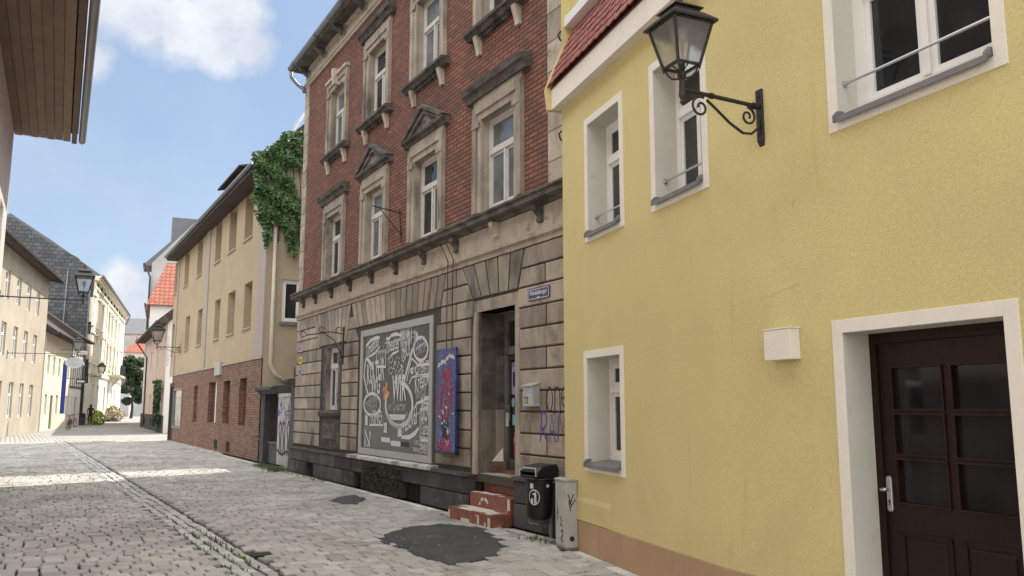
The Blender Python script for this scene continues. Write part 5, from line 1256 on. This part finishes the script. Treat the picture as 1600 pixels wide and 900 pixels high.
cx0, cy0 = YL.W(.06, -.15)
r_ = root('utility_cabinet', 'narrow light grey utility cabinet with black scribbles against the yellow house corner', 'utility cabinet', None, (cx0, cy0, 0), YL.rot)
s = MB(); s.box(0, .31, 0, .145, .03, .76); s.box(.01, .30, .01, .14, 0, .03, t=.5); s.build('case', m_cab, r_, bevel=.006)
s = MB(); s.prism([(-.012, .76), (-.012, .775), (.07, .79), (.148, .775), (.148, .76)], -.01, .322, t=.9); s.build('lid', m_cab, r_, bevel=.004)
s = MB(); s.box(.02, .29, -.004, 0, .05, .73, t=1.05); s.build('door_panel', m_cab, r_)
s = MB()
for st_, wd in (([(.05, .38), (.09, .5), (.07, .3), (.12, .42)], .014), ([(.15, .36), (.20, .32), (.16, .27), (.22, .26)], .022), ([(.18, .20), (.24, .22), (.22, .15), (.17, .12), (.23, .09)], .025)): s.stroke(st_, wd, -.006, 0, 0)
s.box(.08, .13, -.0065, -.0045, .60, .69, 1); s.box(.15, .20, -.0065, -.0045, .58, .69, 1); s.build('scribbles', [m_blackp, m_wht2], r_)
s = MB()
for a, b in (((.03, .62), (.07, .50)), ((.05, .50), (.10, .62)), ((.06, .47), (.12, .56)), ((.04, .55), (.06, .43))):
    dy, dz = b[0] - a[0], b[1] - a[1]; l = math.hypot(dy, dz); ny, nz = -dz / l * .006, dy / l * .006
    s.face([(.3115, a[0] + ny, a[1] + nz), (.3115, a[0] - ny, a[1] - nz), (.3115, b[0] - ny, b[1] - nz), (.3115, b[0] + ny, b[1] + nz)])
s.lathe([(.0, 0), (.0, 0)], (0, 0, 0), 3); s.tube([(.31, .075, .13), (.318, .075, .13)], .028, 14); s.build('side_lock', m_blackp, r_)

# ------------------------------------------------------------------ GROUND
g = MB(); g.face([(-700, -60, -.035), (500, -60, -.035), (500, 900, -.035), (-700, 900, -.035)]); o = g.build('ground', m_sandg); tag(o, kind='structure')
O = (-3.3, 9.8); E1 = Vector((-.5145, .8575)).normalized(); E2 = Vector((E1.y, -E1.x))
def sw(s_, t_): return (O[0] + E1.x * s_ + E2.x * t_, O[1] + E1.y * s_ + E2.y * t_)
patch1 = [ground(*p) for p in ((597, 836), (612, 829), (640, 822), (690, 817), (745, 824), (780, 842), (790, 856), (772, 870), (715, 882), (680, 876), (655, 868), (632, 854), (608, 846))]
patch2 = [ground(*p) for p in ((512, 783), (532, 776), (556, 773), (569, 779), (562, 787), (535, 789))]
drain = [ground(*p) for p in ((396, 862), (419, 861), (421, 867), (398, 869))]
sb = MB(); far = 34
def okp(X, Y):
    if inpoly(X, Y, patch1) or inpoly(X, Y, patch2): return False
    u, v = RED.local(X, Y)
    if -9 < u < 12.9 and v > -.33: return False
    u, v = YL.local(X, Y)
    if u > -.2 and u < 3.4 and v > -.10: return False
    u, v = YR.local(X, Y)
    if u >= 0 and v > -.08: return False
    return True
def sett(cs, ct, ls, lt, h, m=0, t=1, along=False):
    c = .010; b = len(sb.v); cor = [(-1, -1), (1, -1), (1, 1), (-1, 1)]
    sk = [(rnd.gauss(0, .006), rnd.gauss(0, .006)) for _ in range(4)]; tilt = (rnd.gauss(0, .003), rnd.gauss(0, .003))
    for r0, z_ in ((0, -.04), (0, h - .009), (1, h)):
        for (a, d), k in zip(cor, sk):
            s_ = cs + a * (ls / 2 - r0 * c) + k[0]; t_ = ct + d * (lt / 2 - r0 * c) + k[1]; X, Y = sw(s_, t_); sb.v.append((X, Y, z_ + (tilt[0] * a + tilt[1] * d if z_ > -.03 else 0)))
    for r0 in (0, 4):
        for i in range(4):
            j = (i + 1) % 4; sb.f.append((b + r0 + i, b + r0 + 4 + i, b + r0 + 4 + j, b + r0 + j)); sb.m.append(m); sb.t.append(t)
    sb.f.append((b + 8, b + 11, b + 10, b + 9)); sb.m.append(m); sb.t.append(t)
s_ = -10.5; ri = 0
while s_ < far:
    ph = .205 if s_ < 20 else .21
    for side in (-1, 1):
        t_ = .205 if side > 0 else -.205; lim = 7.5
        t_ += (0 if ri % 2 else .085) * side
        if ri % 2 == 0: pass
        while abs(t_) < lim:
            lt = rnd.uniform(.155, .225); cs, ct = s_ + rnd.gauss(0, .004) + .02 * math.sin(t_ * .9 + ri * .1), t_ + side * lt / 2
            X, Y = sw(cs, ct); t_ += side * lt
            if not okp(X, Y) or Y < -1 or abs(X) > Y * .75 + 3: continue
            if inpoly(X, Y, drain): continue
            z_ = .006 * math.sin(X * 1.3 + Y * .7) + .004 * math.sin(Y * 2.3) - .001
            sett(cs, ct, ph - .016, lt - .016, z_ + rnd.gauss(0, .002), 0, rnd.choice((rt(.80, 1.0), rt(.9, 1.12), rt(.9, 1.12), rt(1.02, 1.22))))
    s_ += ph; ri += 1
for lane, t0 in enumerate((-.125, 0, .125)):
    s_ = -10.5 + lane * .07
    while s_ < far:
        ls = rnd.uniform(.15, .28); X, Y = sw(s_ + ls / 2, t0)
        if okp(X, Y) and Y > -1: sett(s_ + ls / 2, t0 + rnd.gauss(0, .006), ls - .022, .102, -.020 + rnd.gauss(0, .003), 1, rt(.85, 1.4))
        s_ += ls
# pale edging stones along the house bases
def edging(fac, u0, u1, v0, skip=None):
    u = u0
    while u < u1:
        l = rnd.uniform(.13, .26)
        if not (skip and skip[0] < u < skip[1]):
            for vv in (v0,):
                X0, Y0 = fac.W(u + l / 2, vv); d = Vector((X0 - O[0], Y0 - O[1])); b = len(sb.v)
                for zz, kk in ((-.04, 0), (.0, 0), (.006, .008)):
                    for a, e in ((-1, -1), (1, -1), (1, 1), (-1, 1)):
                        X, Y = fac.W(u + l / 2 + a * (l / 2 - .007 - kk), vv + e * (.062 - kk)); sb.v.append((X, Y, zz))
                t = rt(1.1, 1.7)
                for r0 in (0, 4):
                    for i in range(4):
                        j = (i + 1) % 4; sb.f.append((b + r0 + i, b + r0 + j, b + r0 + 4 + j, b + r0 + 4 + i)); sb.m.append(0); sb.t.append(t)
                sb.f.append((b + 8, b + 9, b + 10, b + 11)); sb.m.append(0); sb.t.append(t)
        u += l
edging(RED, -9, 12.6, -.255, (10.0, 11.5)); edging(YL, .42, 3.35, -.07)
edging(YR, .02, 3, -.07)
o = sb.build('cobbled_street', [m_sett, m_settg]); tag(o, kind='structure')
# farther paving as a bonded sheet
m_farp = mat('far_granite_paving', (1, 1, 1), .85, .2, .5, None, .12, 8, .3, 20, .01, brick=dict(w=.2, h=.2, m=.02, c1=(.40, .39, .37), c2=(.31, .305, .285), mc=(.13, .125, .11)), tone=False)
nt = m_farp.node_tree
for n_ in nt.nodes:
    if n_.type == 'SEPXYZ':
        for n2 in nt.nodes:
            if n2.type == 'COMBXYZ':
                for l_ in list(n2.inputs[1].links): nt.links.remove(l_)
                for l_ in list(n2.inputs[0].links): nt.links.remove(l_)
                nt.links.new(n_.outputs['X'], n2.inputs[0]); nt.links.new(n_.outputs['Y'], n2.inputs[1])
g = MB(); c = [(far - .1, -30), (far - .1, 30), (260, 60), (260, -60)]
g.face([(a, b, -.006) for a, b in c]); o = g.build('street', m_farp)
o.location = (O[0], O[1], 0); o.rotation_euler = (0, 0, math.atan2(E1.y, E1.x)); 
g2 = MB()
tag(o, kind='structure')
for o_ in (o,): o_.data.flip_normals()
for k, (P_, nm) in enumerate(((patch1, 'asphalt_patch'), (patch2, 'asphalt_patch'))):
    g = MB(); cx = sum(p[0] for p in P_) / len(P_); cy = sum(p[1] for p in P_) / len(P_)
    big = [(cx + (x - cx) * 1.16, cy + (y - cy) * 1.16) for x, y in P_]
    g.face([(x, y, -.012) for x, y in reversed(big)])
    rim = []
    for a in range(len(P_)):
        (x0, y0), (x1, y1) = P_[a], P_[(a + 1) % len(P_)]
        for j in range(6):
            f = j / 6; x = x0 + (x1 - x0) * f; y = y0 + (y1 - y0) * f; q_ = rnd.uniform(.94, 1.015); rim.append((cx + (x - cx) * q_, cy + (y - cy) * q_))
    g.flat(list(reversed([(cx + (x - cx) * .93, cy + (y - cy) * .93) for x, y in rim])), -.012, .010)
    for j in range(len(rim)):
        a, b = rim[j], rim[(j + 1) % len(rim)]; sh = lambda p_: (cx + (p_[0] - cx) * .93, cy + (p_[1] - cy) * .93)
        g.face([(*a, -.006), (*b, -.006), (*sh(b), .0101), (*sh(a), .0101)])
    for j in range(60 if k == 0 else 12):
        p_ = rim[rnd.randrange(len(rim))]; q_ = rnd.uniform(.2, 1.1); x = cx + (p_[0] - cx) * q_; y = cy + (p_[1] - cy) * q_; r0 = rnd.uniform(.006, .016)
        g.lathe([(r0, 0), (r0 * .6, r0 * .8)], (x, y, .009), 5, t=rnd.uniform(1.2, 4))
    o = g.build('asphalt_patch', m_asph); tag(o, kind='structure')
    o.data.flip_normals()
# drain cover
X, Y = ground(409, 865); r_ = root('drain_cover', 'small square iron cover in the paving near the bottom left', 'drain cover', None, (X, Y, 0), math.atan2(E1.y, E1.x))
s = MB(); s.box(-.10, .10, -.10, .10, -.03, -.002); 
for k in range(4): s.box(-.085, .085, -.08 + .045 * k, -.06 + .045 * k, -.002, .002)
s.build('grate', m_iron, r_)
# weeds
def weeds(label, fac, u0, u1, v, n, h, spread=.12, m=m_grass):
    s = MB()
    for i in range(n):
        u = rnd.uniform(u0, u1); X, Y = fac.W(u, v + rnd.gauss(0, spread)); a = rnd.random() * 6.28; hh = h * rnd.uniform(.4, 1.2); wv = .008
        dx, dy = math.cos(a), math.sin(a); s.face([(X - dy * wv, Y + dx * wv, -.01), (X + dy * wv, Y - dx * wv, -.01), (X + dx * hh * .5, Y + dy * hh * .5, hh)], 0, rt(.7, 1.4))
    o = s.build('weeds', m); tag(o, label, 'weeds', kind='stuff')
weeds('green weeds at the foot of the graffiti gate', RED, -2.2, .4, -.38, 1100, .09, .13)
weeds('sparse weeds at the foot of the dark plinth', RED, .4, 3.6, -.28, 260, .06, .06)
weeds('weeds around the litter bin post', RED, 12.2, 12.9, -.42, 110, .05, .08)
s = MB()
for i in range(150):
    s0 = rnd.gauss(.2, 1.0); t0 = rnd.choice((-.075, .075, -.21)) + rnd.gauss(0, .015); X, Y = sw(s0, t0); a = rnd.random() * 6.28; hh = .03 * rnd.uniform(.4, 1.3)
    s.face([(X - .012 * math.sin(a), Y + .012 * math.cos(a), -.03), (X + .012 * math.sin(a), Y - .012 * math.cos(a), -.03), (X + .02 * math.cos(a), Y + .02 * math.sin(a), hh)], 0, rt(.7, 1.4))
o = s.build('gutter_weeds', m_grass); tag(o, 'short weeds growing in the joints of the paved gutter', 'weeds', kind='stuff')
s = MB(); pts = []
for i in range(1500):
    pts.append((rnd.uniform(5.6, 7.5), -.15 - rnd.random() * .06, rnd.uniform(.02, .50) + rnd.gauss(0, .03), 0, -1, .2))
leaf_cloud(s, pts, .022, .5, 1.6); o = s.build('plinth_creeper', m_moss); o.matrix_world = RED.M(); tag(o, 'dark mossy creeper on the plinth below the painted shop window', 'creeper')

# ------------------------------------------------------------------ WORLD, SUN, CAMERA
SUN_EL, SUN_AZ = R(52), (.73, .69)
wd = bpy.data.worlds.new('World'); S.world = wd; wd.use_nodes = True; nt = wd.node_tree
bg = nt.nodes['Background']
sky = nt.nodes.new('ShaderNodeTexSky'); sky.sky_type = 'NISHITA'; sky.sun_disc = False
sky.sun_elevation = SUN_EL; sky.sun_rotation = math.atan2(SUN_AZ[0], SUN_AZ[1]); sky.air_density = 1.0; sky.dust_density = 1.2; sky.ozone_density = 1.5; sky.altitude = 300
tc = nt.nodes.new('ShaderNodeTexCoord'); gen = tc.outputs['Generated']
nz = nt.nodes.new('ShaderNodeTexNoise'); nz.inputs['Scale'].default_value = 9; nz.inputs['Detail'].default_value = 7; nz.inputs['Roughness'].default_value = .58
L(nt, gen, nz.inputs['Vector'])
nz2 = nt.nodes.new('ShaderNodeTexNoise'); nz2.inputs['Scale'].default_value = 3.2; nz2.inputs['Detail'].default_value = 6; L(nt, gen, nz2.inputs['Vector'])
blobs = [(225, 28, .046), (185, 8, .040), (285, 45, .042), (330, 40, .045), (368, 28, .050), (392, 72, .036), (345, 78, .034), (140, 92, .032), (150, 5, .05), (200, 450, .035), (215, 480, .04), (185, 490, .035), (100, 500, .05), (60, 40, .05),
         (30, 80, .05)]
cur = None
for px, py, rd in blobs:
    v = Vector(ray(px, py)).normalized()
    dn = nt.nodes.new('ShaderNodeVectorMath'); dn.operation = 'DISTANCE'; L(nt, gen, dn.inputs[0]); dn.inputs[1].default_value = v
    mr = nt.nodes.new('ShaderNodeMapRange'); mr.inputs['From Min'].default_value = rd * 1.35; mr.inputs['From Max'].default_value = 0; L(nt, dn.outputs['Value'], mr.inputs['Value'])
    cur = mr.outputs[0] if cur is None else math_(nt, 'MAXIMUM', cur, mr.outputs[0])
msk = math_(nt, 'ADD', cur, math_(nt, 'MULTIPLY', math_(nt, 'SUBTRACT', nz.outputs['Fac'], .5), 1.35))
msk = ramp(nt, msk, .22, .62)
cl2 = ramp(nt, nz2.outputs['Fac'], .48, .80)            # thin veil elsewhere
veil = math_(nt, 'MULTIPLY', cl2, .45)
tot = math_(nt, 'MAXIMUM', msk, veil)
ccol = mixc(nt, ramp(nt, nz.outputs['Fac'], .35, .65), (2.7, 2.85, 3.2), (4.2, 4.3, 4.4))
skyc = mixc(nt, .68, sky.outputs[0], (1.45, 1.9, 2.55))
vis = mixc(nt, math_(nt, 'MULTIPLY', tot, .85), skyc, ccol)
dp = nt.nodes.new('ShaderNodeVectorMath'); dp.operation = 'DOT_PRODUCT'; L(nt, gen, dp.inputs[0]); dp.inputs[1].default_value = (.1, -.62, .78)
cover = ramp(nt, math_(nt, 'ADD', dp.outputs['Value'], math_(nt, 'MULTIPLY', math_(nt, 'SUBTRACT', nz2.outputs['Fac'], .5), .5)), .1, .5)   # unseen bright cloud added overhead and behind to lift the light in the shade
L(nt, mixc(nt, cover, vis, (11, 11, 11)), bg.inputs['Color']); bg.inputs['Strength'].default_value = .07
sd = bpy.data.lights.new('sun', 'SUN'); sd.energy = 2.0; sd.angle = R(1.0); sd.color = (1, .94, .85)
so = bpy.data.objects.new('sun', sd); COL.objects.link(so)
dv = Vector((SUN_AZ[0] * math.cos(SUN_EL), SUN_AZ[1] * math.cos(SUN_EL), math.sin(SUN_EL))); so.rotation_euler = dv.to_track_quat('Z', 'Y').to_euler()
cam = bpy.data.cameras.new('camera'); co_ = bpy.data.objects.new('camera', cam); COL.objects.link(co_)
co_.location = (0, 0, HC); co_.rotation_euler = (math.pi / 2 + PIT, 0, 0); cam.sensor_width = 36; cam.lens = 36 * FPX / 1600; cam.clip_end = 3000; cam.clip_start = .05
S.camera = co_
S.view_settings.view_transform = 'Standard'; S.view_settings.look = 'None'; S.view_settings.gamma = 1; S.view_settings.exposure = 1.85; S.view_settings.use_curve_mapping = False
